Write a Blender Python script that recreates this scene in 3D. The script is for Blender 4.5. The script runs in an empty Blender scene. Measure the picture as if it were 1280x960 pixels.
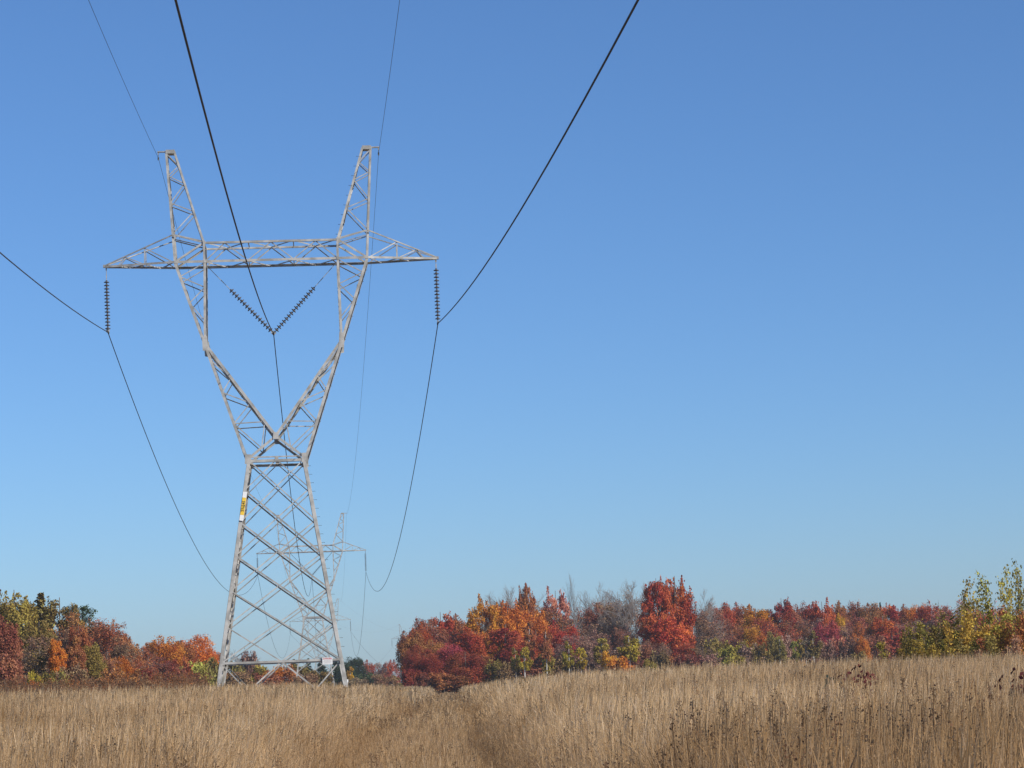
import bpy, math, random
import numpy as np
from mathutils import Vector, Matrix, Quaternion
SC = bpy.context.scene
COL = SC.collection

# ------------------------------------------------------------------ camera
F = 3312.0; ROLL = math.radians(1.65); EYE = 1.5
_Y = Vector((411 - 640, -(864 - 480), -F)).normalized()
_Z = Vector((-math.sin(ROLL), math.cos(ROLL), 0)); _Z = (_Z - _Y * _Z.dot(_Y)).normalized()
_X = _Y.cross(_Z)
CM = Matrix((_X, _Y, _Z))
cd = bpy.data.cameras.new('camera'); cam = bpy.data.objects.new('camera', cd); COL.objects.link(cam)
cam.matrix_world = Matrix.Translation((0, 0, EYE)) @ CM.to_4x4()
cd.sensor_width = 36.0; cd.lens = 36.0 * F / 1280.0; cd.clip_start = 0.1; cd.clip_end = 20000
SC.camera = cam
def at(px, py, d):
    w = CM @ Vector((px - 640, -(py - 480), -F)); w *= d / w.y
    return Vector((w.x, w.y, w.z + EYE))

# ------------------------------------------------------------------ sky and sun
SUN_EL = math.radians(33); SUN_AZ = math.radians(128)     # azimuth clockwise from +Y (the way the line runs)
wd = bpy.data.worlds.new('World'); SC.world = wd; wd.use_nodes = True
nt = wd.node_tree; bg = nt.nodes['Background']
sky = nt.nodes.new('ShaderNodeTexSky'); sky.sky_type = 'NISHITA'; sky.sun_disc = False
sky.sun_elevation = SUN_EL; sky.sun_rotation = SUN_AZ
sky.altitude = 1000; sky.air_density = 1.0; sky.dust_density = 1.0; sky.ozone_density = 10
nt.links.new(sky.outputs[0], bg.inputs[0]); bg.inputs[1].default_value = 0.127
sl = bpy.data.lights.new('sun', 'SUN'); sl.energy = 4.8; sl.angle = math.radians(0.5); sl.color = (1.0, 0.93, 0.83)
so = bpy.data.objects.new('sun', sl); COL.objects.link(so)
sd = Vector((math.sin(SUN_AZ) * math.cos(SUN_EL), math.cos(SUN_AZ) * math.cos(SUN_EL), math.sin(SUN_EL)))
so.rotation_euler = sd.to_track_quat('Z', 'Y').to_euler()
SC.view_settings.view_transform = 'Standard'; SC.view_settings.look = 'None'
SC.view_settings.exposure = 0.0; SC.view_settings.gamma = 1.0
SC.render.engine = 'CYCLES'
SC.cycles.max_bounces = 6; SC.cycles.diffuse_bounces = 3; SC.cycles.transparent_max_bounces = 8

# ------------------------------------------------------------------ materials
def mat(name, col, rough=0.7, metal=0.0, noise=0.0, scale=5.0, tint=None, spec=0.5):
    m = bpy.data.materials.new(name); m.use_nodes = True
    n = m.node_tree; b = n.nodes['Principled BSDF']
    b.inputs['Roughness'].default_value = rough; b.inputs['Metallic'].default_value = metal
    b.inputs['Specular IOR Level'].default_value = spec
    if noise > 0:
        tc = n.nodes.new('ShaderNodeTexCoord'); nz = n.nodes.new('ShaderNodeTexNoise')
        nz.inputs['Scale'].default_value = scale; nz.inputs['Detail'].default_value = 5
        mx = n.nodes.new('ShaderNodeMix'); mx.data_type = 'RGBA'
        t = tint or tuple(c * (1 - noise) for c in col)
        mx.inputs[6].default_value = (*col, 1); mx.inputs[7].default_value = (*t, 1)
        n.links.new(tc.outputs['Object'], nz.inputs['Vector'])
        rp = n.nodes.new('ShaderNodeMapRange'); rp.inputs[1].default_value = .38; rp.inputs[2].default_value = .62
        n.links.new(nz.outputs[0], rp.inputs[0]); n.links.new(rp.outputs[0], mx.inputs[0])
        n.links.new(mx.outputs[2], b.inputs['Base Color'])
    else:
        b.inputs['Base Color'].default_value = (*col, 1)
    return m
def leaf_mat(name, jitter=0.35, transl=0.22, noise_scale=0.35):
    """foliage: the tree's own colour, drifting in hue in clumps and from leaf to leaf"""
    m = bpy.data.materials.new(name); m.use_nodes = True
    n = m.node_tree; n.nodes.remove(n.nodes['Principled BSDF']); out = n.nodes['Material Output']
    oi = n.nodes.new('ShaderNodeObjectInfo'); ge = n.nodes.new('ShaderNodeNewGeometry')
    tc = n.nodes.new('ShaderNodeTexCoord'); nz = n.nodes.new('ShaderNodeTexNoise')
    nz.inputs['Scale'].default_value = noise_scale; nz.inputs['Detail'].default_value = 3
    n.links.new(ge.outputs['Position'], nz.inputs['Vector'])
    def rng(src, a, b, c, d):
        r = n.nodes.new('ShaderNodeMapRange'); r.inputs[1].default_value = a; r.inputs[2].default_value = b
        r.inputs[3].default_value = c; r.inputs[4].default_value = d; n.links.new(src, r.inputs[0]); return r.outputs[0]
    hsv = n.nodes.new('ShaderNodeHueSaturation')
    a1 = n.nodes.new('ShaderNodeMath'); a1.operation = 'ADD'
    n.links.new(rng(nz.outputs[0], .3, .7, .488, .522), a1.inputs[0])
    n.links.new(rng(ge.outputs['Random Per Island'], 0, 1, -.014, .014), a1.inputs[1])
    n.links.new(a1.outputs[0], hsv.inputs['Hue'])
    mm = n.nodes.new('ShaderNodeMath'); mm.operation = 'MULTIPLY'
    n.links.new(rng(nz.outputs[0], .3, .7, .75, 1.3), mm.inputs[0])
    n.links.new(rng(ge.outputs['Random Per Island'], 0, 1, 1 - jitter, 1 + jitter), mm.inputs[1])
    n.links.new(mm.outputs[0], hsv.inputs['Value'])
    n.links.new(oi.outputs['Color'], hsv.inputs['Color'])
    d = n.nodes.new('ShaderNodeBsdfDiffuse'); t = n.nodes.new('ShaderNodeBsdfTranslucent'); mx = n.nodes.new('ShaderNodeMixShader')
    mx.inputs[0].default_value = transl
    for s in (d, t): n.links.new(hsv.outputs[0], s.inputs[0])
    n.links.new(d.outputs[0], mx.inputs[1]); n.links.new(t.outputs[0], mx.inputs[2]); n.links.new(mx.outputs[0], out.inputs[0])
    return m
def attr_mat(name, transl=0.2):
    m = bpy.data.materials.new(name); m.use_nodes = True
    n = m.node_tree; n.nodes.remove(n.nodes['Principled BSDF']); out = n.nodes['Material Output']
    a = n.nodes.new('ShaderNodeAttribute'); a.attribute_name = 'tint'
    d = n.nodes.new('ShaderNodeBsdfDiffuse'); t = n.nodes.new('ShaderNodeBsdfTranslucent'); mx = n.nodes.new('ShaderNodeMixShader')
    mx.inputs[0].default_value = transl
    for s in (d, t): n.links.new(a.outputs[0], s.inputs[0])
    n.links.new(d.outputs[0], mx.inputs[1]); n.links.new(t.outputs[0], mx.inputs[2]); n.links.new(mx.outputs[0], out.inputs[0])
    return m
def obj_col_mat(name, rough=0.9):
    m = mat(name, (1, 1, 1), rough, spec=.2); n = m.node_tree
    oi = n.nodes.new('ShaderNodeObjectInfo'); n.links.new(oi.outputs['Color'], n.nodes['Principled BSDF'].inputs['Base Color'])
    return m
STEEL = mat('galvanised_steel', (.49, .475, .435), .6, .15, .3, 2.6, (.29, .28, .25))
DARKSTEEL = mat('dark_fittings', (.09, .09, .09), .5, .5)
CABLE = mat('weathered_cable', (.045, .045, .05), .7, .2)
PORC = mat('grey_glazed_porcelain', (.10, .095, .10), .35, 0, .3, 8)
WHITE = mat('white_plate', (.78, .78, .76), .5, 0, .1, 6)
YELLOW = mat('yellow_label', (.85, .55, .04), .5, 0, .15, 6)
BLACK = mat('black_lettering', (.01, .01, .01), .6)
RED = mat('red_lettering', (.55, .04, .05), .6)
GREYINK = mat('faded_ink', (.45, .42, .42), .6)
CONC = mat('concrete_footing', (.35, .33, .30), .9, 0, .3, 4)
LEAF = leaf_mat('autumn_leaves')
NEEDLE = leaf_mat('needles', .3, .08)
BARK = obj_col_mat('bark')
TWIG = obj_col_mat('twigs')

# ------------------------------------------------------------------ mesh helpers
def mesh_obj(name, V, Fc, m, parent=None, smooth=False):
    me = bpy.data.meshes.new(name); me.from_pydata([tuple(v) for v in V], [], Fc); me.update()
    if m: me.materials.append(m)
    if smooth: me.polygons.foreach_set('use_smooth', [True] * len(me.polygons))
    o = bpy.data.objects.new(name, me); COL.objects.link(o)
    if parent: o.parent = parent
    return o
def np_mesh(name, V, nper, m, tint=None, parent=None, faces_local=None):
    """V: (N, nper, 3) array of identical little pieces; faces_local: quads within one piece"""
    N = V.shape[0]; fl = np.array(faces_local, dtype=np.int32)
    idx = (np.arange(N, dtype=np.int32)[:, None, None] * nper + fl[None]).reshape(-1)
    me = bpy.data.meshes.new(name)
    me.vertices.add(N * nper); me.vertices.foreach_set('co', V.astype(np.float32).reshape(-1))
    nf = N * len(fl); k = fl.shape[1]
    me.loops.add(nf * k); me.loops.foreach_set('vertex_index', idx)
    me.polygons.add(nf); me.polygons.foreach_set('loop_start', np.arange(nf, dtype=np.int32) * k)
    me.polygons.foreach_set('loop_total', np.full(nf, k, dtype=np.int32))
    if tint is not None:
        a = me.color_attributes.new('tint', 'FLOAT_COLOR', 'POINT')
        c = np.ones((N * nper, 4), dtype=np.float32); c[:, :3] = np.repeat(tint, nper, axis=0) if tint.shape[0] == N else tint
        a.data.foreach_set('color', c.reshape(-1))
    me.update(calc_edges=True)
    me.materials.append(m)
    return me
def link(name, me, parent=None, color=None):
    o = bpy.data.objects.new(name, me); COL.objects.link(o)
    if parent: o.parent = parent
    if color: o.color = (*color, 1)
    return o
def tag(o, label=None, cat=None, group=None, kind=None):
    if label: o['label'] = label
    if cat: o['category'] = cat
    if group: o['group'] = group
    if kind: o['kind'] = kind
    return o
def empty(name, loc=(0, 0, 0), rz=0):
    o = bpy.data.objects.new(name, None); COL.objects.link(o); o.location = loc; o.rotation_euler.z = rz
    o.empty_display_size = .5
    return o
class MB:
    def __init__(s): s.V = []; s.F = []
    def hexa(s, c):       # 8 corners: bottom 4, top 4
        b = len(s.V); s.V += [tuple(v) for v in c]
        for q in ((0, 3, 2, 1), (4, 5, 6, 7), (0, 1, 5, 4), (1, 2, 6, 5), (2, 3, 7, 6), (3, 0, 4, 7)):
            s.F.append(tuple(b + i for i in q))
    def beam(s, p, q, a, w, b, t):    # box from p to q, +-w/2 along a, +-t/2 along b
        p = Vector(p); q = Vector(q); a = Vector(a) * (w / 2); b = Vector(b) * (t / 2)
        s.hexa([p - a - b, p + a - b, p + a + b, p - a + b, q - a - b, q + a - b, q + a + b, q - a + b])
    def angle(s, p, q, n, w=.09, t=.010, side=1, off=0.0, w2=None):
        """steel angle: one leaf lies in the plane with normal n, the other stands inward from its edge"""
        p = Vector(p); q = Vector(q); n = Vector(n).normalized(); w *= .68 if w < .12 else .72
        d = (q - p).normalized()
        n = (n - d * n.dot(d)).normalized(); b = d.cross(n) * side
        p = p + n * off; q = q + n * off; w2 = w2 or w
        s.beam(p, q, b, w, n, t)
        o = b * (w / 2 - t / 2) - n * (w2 / 2 + t / 2)
        s.beam(p + o, q + o, b, t, n, w2)
    def box(s, c, sz):
        x, y, z = c; a, b, e = sz[0] / 2, sz[1] / 2, sz[2] / 2
        s.hexa([(x - a, y - b, z - e), (x + a, y - b, z - e), (x + a, y + b, z - e), (x - a, y + b, z - e),
                (x - a, y - b, z + e), (x + a, y - b, z + e), (x + a, y + b, z + e), (x - a, y + b, z + e)])
    def tube(s, pts, r, n=6, cap=True):
        pts = [Vector(p) for p in pts]; rs = r if isinstance(r, (list, tuple)) else [r] * len(pts)
        base = len(s.V); u = None
        for i, p in enumerate(pts):
            d = (pts[min(i + 1, len(pts) - 1)] - pts[max(i - 1, 0)]).normalized()
            if u is None: u = d.cross(Vector((0, 0, 1)) if abs(d.z) < .9 else Vector((1, 0, 0)))
            u = (u - d * u.dot(d)).normalized(); v = d.cross(u)
            for k in range(n):
                a = 2 * math.pi * k / n; s.V.append(tuple(p + (u * math.cos(a) + v * math.sin(a)) * rs[i]))
        for i in range(len(pts) - 1):
            for k in range(n):
                a = base + i * n + k; b = base + i * n + (k + 1) % n; s.F.append((a, b, b + n, a + n))
        if cap:
            s.F.append(tuple(base + k for k in reversed(range(n)))); e = base + (len(pts) - 1) * n
            s.F.append(tuple(e + k for k in range(n)))
    def lathe(s, prof, n=14):         # profile [(r, z)] about Z
        base = len(s.V)
        for r, z in prof:
            for k in range(n):
                a = 2 * math.pi * k / n; s.V.append((r * math.cos(a), r * math.sin(a), z))
        for i in range(len(prof) - 1):
            for k in range(n):
                a = base + i * n + k; b = base + i * n + (k + 1) % n; s.F.append((a, b, b + n, a + n))
        s.F.append(tuple(base + k for k in reversed(range(n)))); e = base + (len(prof) - 1) * n
        s.F.append(tuple(e + k for k in range(n)))
    def build(s, name, m, parent=None, smooth=False): return mesh_obj(name, s.V, s.F, m, parent, smooth)

# ------------------------------------------------------------------ ground
def sstep(a, b, x):
    t = np.clip((x - a) / (b - a), 0, 1); return t * t * (3 - 2 * t)
PATH_K = 0.046
def path_mask(x, y):        # 1 in the middle of the worn track, 0 outside
    d = np.abs(x - (PATH_K * y - .5) - 0.12 * np.sin(y * .09)); return 1 - sstep(0.85, 2.1, d)
def ground_z(x, y):
    x = np.asarray(x, dtype=float); y = np.asarray(y, dtype=float)
    z = 0.4 * sstep(15, 70, y) + 0.14 * sstep(0.5, 6, x - (PATH_K * y - .5)) * sstep(15, 60, y) + .22 * sstep(0.5, 6, (PATH_K * y - .5) - x) * sstep(20, 75, y)
    z = z + 0.05 * np.sin(x * .31 + 1.3) * np.cos(y * .21) * sstep(5, 25, y) * (1 - sstep(150, 250, y))
    z = z - 0.22 * path_mask(x, y)
    return z
def gz(x, y): return float(ground_z(x, y))
def build_ground():
    ys = np.concatenate([[-12000, -3000, -600, -150, -40], np.arange(-10, 130, 1.0), np.arange(130, 500, 8), [520, 600, 800, 1200, 2500, 6000, 14000]])
    xs = np.concatenate([[-12000, -4000, -1200, -400, -200, -100], np.arange(-60, 60.1, 1.0), [100, 200, 400, 1200, 4000, 12000]])
    X, Yg = np.meshgrid(xs, ys); Z = ground_z(X, Yg)
    V = np.stack([X, Yg, Z], -1).reshape(-1, 3); n = len(xs)
    Fc = [(r * n + c, r * n + c + 1, (r + 1) * n + c + 1, (r + 1) * n + c) for r in range(len(ys) - 1) for c in range(n - 1)]
    m = mat('dry_soil_and_thatch', (.17, .125, .075), .95, 0, .45, 1.2, (.10, .075, .045), spec=.1)
    o = mesh_obj('ground', V, Fc, m, None, True); tag(o, kind='structure'); return o
build_ground()

# ------------------------------------------------------------------ pylon
ZB = 0.4                                  # ground level at the near pylon
def Lz(z): return z - ZB
ZL = [0.4, 2.85, 4.43, 5.97, 7.5, 8.96, 10.38, 11.7]
def hw(z): return 3.03 + (1.28 - 3.03) * (z - .4) / 11.3
def fork_x(z): return 1.28 + (z - 11.7) / (20.62 - 11.7) * 2.98
def fork_d(z): return 1.28 + (min(z, 20.65) - 11.7) / (20.65 - 11.7) * (.85 - 1.28)
def vin_x(z): return 3.05 * (z - 12.75) / (17 - 12.75)
def pt(x, y, z): return Vector((x, y, Lz(z)))
def make_pylon():
    root = empty('transmission_tower')
    # legs
    for sx in (-1, 1):
        for sy in (-1, 1):
            m = MB(); p = pt(sx * hw(.2), sy * hw(.2), .2); q = pt(sx * 1.28, sy * 1.28, 11.7)
            d = (q - p).normalized(); W = .15; T = .018
            a = Vector((-sx, 0, 0)); a = (a - d * a.dot(d)).normalized(); b = Vector((0, -sy, 0)); b = (b - d * b.dot(d)).normalized()
            m.beam(p + a * W / 2, q + a * W / 2, a, W, b, T)
            m.beam(p + b * (W / 2 + T / 2), q + b * (W / 2 + T / 2), b, W, a, T)
            m.build('tower_leg', STEEL, root)
            f = MB(); f.lathe([(.34, -.4), (.34, .12), (.30, .16)], 12)
            fo = f.build('footing', CONC, root); fo.location = pt(sx * hw(.35), sy * hw(.35), .35)
    # bracing of the four faces
    for k, (n, ax) in enumerate((((0, -1, 0), (1, 0, 0)), ((0, 1, 0), (1, 0, 0)), ((-1, 0, 0), (0, 1, 0)), ((1, 0, 0), (0, 1, 0)))):
        n = Vector(n); ax = Vector(ax); m = MB()
        def P(u, z):
            h = hw(z) - .012; v = ax * (u * (hw(z) - .06)) + n * h; return Vector((v.x, v.y, Lz(z)))
        Z = ZL[::-1]      # 0 waist, 1..5, 6 strut, 7 ground
        segs = [(0, 2), (1, 3), (2, 4), (3, 5), (4, 6)]
        for a, b in segs:
            w = .10 if a in (1, 2, 3) else .075
            m.angle(P(-1, Z[a]), P(1, Z[b]), n, w, .012, 1, .004)
            m.angle(P(1, Z[a]), P(-1, Z[b]), n, .07, .010, 1, -.034)
        for s in (-1, 1):
            o = .004 if s < 0 else -.034
            m.angle(P(0, Z[0]), P(s, Z[1]), n, .06, .010, 1, -o - .03)
            m.angle(P(s, Z[5]), P(0, Z[6]), n, .08, .010, 1, o)
            m.angle(P(0, Z[6]), P(s, Z[7] - .1), n, .09, .010, 1, -o - .03)
            m.angle(P(s, Z[6]), P(s * .08, Z[7] - .1), n, .07, .010, 1, o - .07)
        m.build('lattice_bracing', STEEL, root)
        m = MB()
        m.angle(P(-1, 2.85), P(1, 2.85), n, .13, .012, 1, .02)
        m.build('base_strut', STEEL, root)
        m = MB()
        m.angle(P(-1, 11.66), P(1, 11.66), n, .16, .014, 1, .018)
        m.angle(P(-1, 11.83), P(1, 11.83), n, .08, .012, 1, .02)
        m.build('waist_beam', STEEL, root)
        if k < 2:
            for x, y_, z, hw_, z0_, z1_ in ((-1.24, 1.31, 11.78, .15, -.24, .18), (1.24, 1.31, 11.78, .15, -.24, .18), (0, 1.245, 12.75, .13, -.14, .16), (0, 1.30, 11.74, .09, -.10, .08)):
                g = MB(); c = pt(x, n.y * y_, z); g.hexa([c + Vector((dx, dy * n.y, dz)) for dy in (-.008, .008) for dx, dz in ((-hw_, z0_), (hw_, z0_), (hw_ * .85, z1_), (-hw_ * .85, z1_))])
                g.build('gusset_plate', STEEL, root)
    # fork arms
    for sx in (-1, 1):
        m = MB(); br = MB()
        for sy in (-1, 1):
            n = Vector((0, sy, 0))
            def O(z): return pt(sx * fork_x(z), sy * fork_d(z), z)
            def I(z): return pt(sx * vin_x(z), sy * (fork_d(z) - .02), z)
            m.angle(O(11.7), O(20.62), n, .17, .016, -sx * sy, 0)
            m.angle(I(12.75), I(17.0), n, .17, .014, sx * sy, .012)
            m.angle(pt(0, sy * 1.225, 12.75), pt(sx * 1.26, sy * 1.27, 11.75), n, .15, .014, sx * sy, -.02)
            m.angle(pt(sx * 3.02, sy * (fork_d(17) - .02), 16.9), pt(sx * 2.95, sy * .85, 20.66), n, .15, .014, sx * sy, .014)
            def J(z): return pt(sx * 2.97, sy * (fork_d(z) - .02), z)
            M_ = pt(sx * .64, sy * 1.25, 12.24)
            for a, b in ((O(16.2), I(15.4)), (I(15.4), O(14.75)), (O(14.75), I(14.25)), (I(14.25), O(13.35)), (O(13.35), I(13.4)), (O(13.35), M_), (I(13.4), M_),
                         (J(20.6), O(20.0)), (O(20.0), J(19.5)), (J(19.5), O(18.8)), (O(18.8), J(17.95))):
                br.angle(a, b, n, .065, .009, 1, -.02)
            k1 = pt(sx * 3.0, sy * (fork_d(17) + .012), 16.95)
            m.hexa([k1 + Vector((dx * sx, dy * sy, dz)) for dy in (-.008, .008) for dx, dz in ((-.12, -.35), (.12, -.3), (.14, .3), (-.08, .35))])
        zo = [11.8, 12.6, 13.35, 14.1, 14.75, 15.5, 16.2, 17.0, 17.9, 18.8, 19.4, 20.0, 20.6]
        for i in range(len(zo) - 1):
            s = 1 if i % 2 else -1; no = Vector((sx, 0, -.3))
            br.angle(pt(sx * fork_x(zo[i]), s * fork_d(zo[i]), zo[i]), pt(sx * fork_x(zo[i + 1]), -s * fork_d(zo[i + 1]), zo[i + 1]), no, .06, .009, 1, -.03)
            if i % 2 == 0: br.angle(pt(sx * fork_x(zo[i]), fork_d(zo[i]), zo[i]), pt(sx * fork_x(zo[i]), -fork_d(zo[i]), zo[i]), no, .06, .009, 1, -.045)
        zi = [13.0, 13.4, 14.25, 14.8, 15.4, 16.2, 16.9]
        for i in range(len(zi) - 1):
            s = 1 if i % 2 else -1; no = Vector((-sx, 0, .3))
            br.angle(pt(sx * vin_x(zi[i]), s * fork_d(zi[i]), zi[i]), pt(sx * vin_x(zi[i + 1]), -s * fork_d(zi[i + 1]), zi[i + 1]), no, .055, .009, 1, -.03)
        zi = [17.0, 17.95, 18.75, 19.5, 20.6]
        for i in range(len(zi) - 1):
            s = 1 if i % 2 else -1; no = Vector((-sx, 0, 0))
            br.angle(pt(sx * 2.96, s * fork_d(zi[i]), zi[i]), pt(sx * 2.96, -s * fork_d(zi[i + 1]), zi[i + 1]), no, .055, .009, 1, -.03)
        o = m.build('fork_arm', STEEL, root); br.build('lattice_bracing', STEEL, o)
    # crossbeam between the fork arms
    m = MB(); br = MB()
    tx = [-2.97, -2.0, 0.0, 2.0, 2.97]
    for sy in (-1, 1):
        n = Vector((0, sy, 0))
        m.angle(pt(-2.97, sy * .85, 21.50), pt(2.97, sy * .85, 21.50), n, .13, .012, -sy, .02)
        m.angle(pt(-4.3, sy * .85, 20.66), pt(4.3, sy * .85, 20.66), n, .15, .012, sy, .02)
        top = [-2.05, 0, 1.98]; bot = [-2.93, -1.03, .99, 2.93]
        for i in range(3):
            br.angle(pt(bot[i], sy * .84, 20.68), pt(top[i], sy * .84, 21.48), n, .065, .009, 1, -.01)
            br.angle(pt(top[i], sy * .84, 21.48), pt(bot[i + 1], sy * .84, 20.68), n, .065, .009, 1, -.03)
    for i, z in ((0, 20.62), (1, 21.53)):
        xs = [-2.95, -1.98, -1.0, 0, 1.0, 1.98, 2.95]
        for j in range(6):
            s = 1 if j % 2 else -1
            br.angle(pt(xs[j], s * .84, z), pt(xs[j + 1], -s * .84, z), (0, 0, -1 if i == 0 else 1), .06, .009, 1, 0)
        for j in (0, 2, 4, 6): br.angle(pt(xs[j], .84, z), pt(xs[j], -.84, z), (0, 0, -1 if i == 0 else 1), .06, .009, 1, -.013)
    o = m.build('crossbeam', STEEL, root); br.build('lattice_bracing', STEEL, o)
    # side arms
    for sx in (-1, 1):
        m = MB(); br = MB()
        def ay(x): return .85 + (abs(x) - 4.3) / (7.39 - 4.3) * (.06 - .85)
        def azt(x): return 21.9 + (abs(x) - 4.34) / (7.39 - 4.34) * (20.70 - 21.9)
        for sy in (-1, 1):
            n = Vector((0, sy, 0))
            m.angle(pt(sx * 4.3, sy * .85, 20.665), pt(sx * 7.39, sy * .06, 20.66), n, .13, .012, sx * sy, .02)
            m.angle(pt(sx * 4.34, sy * .80, 21.9), pt(sx * 7.39, sy * .06, 20.72), n, .075, .010, -sx * sy, .02)
            B = lambda x: pt(sx * x, sy * (ay(x) - .01), 20.68)
            Tp = lambda x: pt(sx * x, sy * (ay(x) - .03), azt(x))
            for a, b in ((B(5.62), Tp(5.62)), (Tp(5.62), B(4.36)), (Tp(6.5), B(5.68)), (Tp(6.5), B(6.8))):
                br.angle(a, b, n, .06, .009, 1, -.015)
            # panel between fork-arm top and mast
            m.angle(pt(sx * 4.28, sy * .85, 20.66), pt(sx * 2.99, sy * .85, 21.5), n, .12, .012, 1, -.02)
            m.angle(pt(sx * 4.34, sy * .80, 21.9), pt(sx * 2.99, sy * .84, 21.52), n, .07, .010, 1, -.01)
        xs = [4.36, 4.95, 5.6, 6.2, 6.8, 7.2]
        for j in range(5):
            s = 1 if j % 2 else -1
            br.angle(pt(sx * xs[j], s * ay(xs[j]), 20.62), pt(sx * xs[j + 1], -s * ay(xs[j + 1]), 20.62), (0, 0, -1), .055, .009, 1, 0)
        c = pt(sx * 7.38, 0, 20.69); m.box(c, (.22, .16, .12))
        o = m.build('side_arm', STEEL, root); br.build('lattice_bracing', STEEL, o)
    # earth-wire masts
    for sx in (-1, 1):
        m = MB(); br = MB()
        def my(z): return .84 + (z - 20.65) / (25.8 - 20.65) * (.22 - .84)
        def MO(z, sy): return pt(sx * (4.26 + (z - 20.65) * (4.58 - 4.26) / 5.15), sy * my(z), z)
        def MI(z, sy): return pt(sx * (2.97 + (z - 21.52) * (4.21 - 2.97) / 4.25), sy * my(z), z)
        for sy in (-1, 1):
            n = Vector((0, sy, 0))
            m.angle(MO(20.6, sy), MO(25.78, sy), n, .14, .012, -sx * sy, 0)
            m.angle(MI(21.5, sy), MI(25.78, sy), n, .13, .012, sx * sy, .014)
            m.angle(pt(sx * 2.96, sy * .85, 20.6), pt(sx * 2.96, sy * .85, 21.6), n, .13, .012, sx * sy, .034)
            zz = [('O', 25.7), ('I', 25.12), ('O', 24.65), ('I', 24.28), ('O', 23.4), ('I', 22.98), ('O', 21.95), ('I', 21.6)]
            for a, b in zip(zz[:-1], zz[1:]):
                pa = (MO if a[0] == 'O' else MI)(a[1], sy); pb = (MO if b[0] == 'O' else MI)(b[1], sy)
                br.angle(pa, pb, n, .06, .009, 1, -.02)
        zs = [21.6, 22.5, 23.3, 24.1, 24.9, 25.6]
        for j in range(5):
            s = 1 if j % 2 else -1
            for Mf, nn in ((MO, (sx, 0, 0)), (MI, (-sx, 0, .3))):
                br.angle(Mf(zs[j], s), Mf(zs[j + 1], -s), nn, .045, .009, 1, -.03)
        o = m.build('earth_wire_mast', STEEL, root); br.build('lattice_bracing', STEEL, o)
        b = MB(); b.box(pt(sx * 4.40, 0, 25.78), (.40, .50, .17)); b.box(pt(sx * 4.78, 0, 25.82), (.40, .12, .05))
        b.box(pt(sx * 4.94, 0, 25.76), (.05, .05, .12)); b.build('wire_bracket', STEEL, o)
    return root
Y1 = 117.8
pylon = make_pylon(); pylon.location = (-2.0, Y1, ZB)
tag(pylon, 'near steel lattice pylon with forked body, yellow number plate and white warning sign', 'pylon', 'lattice pylons of the power line')
def copy_tree(o, parent=None, skip=()):
    c = o.copy(); COL.objects.link(c)
    if parent: c.parent = parent
    for ch in list(o.children):
        if ch.name.split('.')[0] not in skip: copy_tree(ch, c, skip)
    return c
T = [dict(x=-2.0, y=Y1, dz=0.0)]
for lab, x, y, dz in (('second lattice pylon seen through the body of the near pylon', -1.84, 363, -.2),
                      ('third small lattice pylon, lower half lost behind the near pylon base', -1.6, 650, -2.0),
                      ('farthest faint pylon peeking out left of the red wood', 30.9, 975, -1.0)):
    p = copy_tree(pylon); p.location = (x, y, ZB + dz); p['label'] = lab
    if y > 900: p.rotation_euler.z = math.radians(-5)
    T.append(dict(x=x, y=y, dz=dz))
# number plate, warning sign, step bolts on the near pylon
def text(name, body, size, m, parent, loc, rot, bold=0.0):
    c = bpy.data.curves.new(name, 'FONT'); c.body = body; c.size = size; c.align_x = 'CENTER'; c.align_y = 'CENTER'
    c.extrude = .002; c.offset = bold; c.materials.append(m)
    tmp = bpy.data.objects.new('tmp', c); COL.objects.link(tmp); dg = bpy.context.evaluated_depsgraph_get()
    me = bpy.data.meshes.new_from_object(tmp.evaluated_get(dg)); bpy.data.objects.remove(tmp)
    o = bpy.data.objects.new(name, me); COL.objects.link(o); o.parent = parent; o.location = loc; o.rotation_euler = rot; return o
lean = math.atan((3.03 - 1.28) / 11.3)
npl = empty('number_plate'); npl.parent = pylon
zc = 9.66; npl.location = pt(-hw(zc) + .10, -hw(zc) - .06, zc); npl.rotation_euler = (-lean, lean, 0)
m = MB(); m.box((0, 0, 0), (.18, .02, 1.30)); m.build('backing_plate', WHITE, npl)
m = MB(); m.box((0, -.014, 0), (.165, .008, .78)); m.build('yellow_label', YELLOW, npl)
text('lettering', 'S1-245', .175, BLACK, npl, (0, -.020, 0), (math.pi / 2, -math.pi / 2, 0), .003)
sgn = empty('warning_sign'); sgn.parent = pylon
sgn.location = pt(1.98, -hw(2.85) - .07, 2.80)
m = MB(); m.box((0, 0, 0), (.44, .012, .30)); m.build('sign_board', WHITE, sgn)
text('lettering', 'DANGER', .095, RED, sgn, (0, -.009, .095), (math.pi / 2, 0, 0), .001)
m = MB()
for z, w in ((.02, .30), (-.03, .34), (-.08, .26)): m.box((0, -.0085, z), (w, .004, .012))
m.build('faded_small_print', GREYINK, sgn)
bolt = MB(); bolt.tube([(0, 0, 0), (.15, 0, 0)], .008, 6); bolt.tube([(.14, 0, 0), (.155, 0, 0)], .016, 6)
bm0 = None
def add_bolt(loc, rz, parent):
    global bm0
    if bm0 is None: o = bolt.build('step_bolt', DARKSTEEL, parent); bm0 = o.data
    else: o = link('step_bolt', bm0, parent)
    o.location = loc; o.rotation_euler.z = rz
for i in range(22):
    z = 3.4 + i * .38; add_bolt(pt(hw(z), -hw(z) + .10, z), 0, pylon)
for i in range(16):
    z = 12.3 + i * .52
    add_bolt(pt(fork_x(z), -fork_d(z) + .08, z), 0, pylon)
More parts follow.
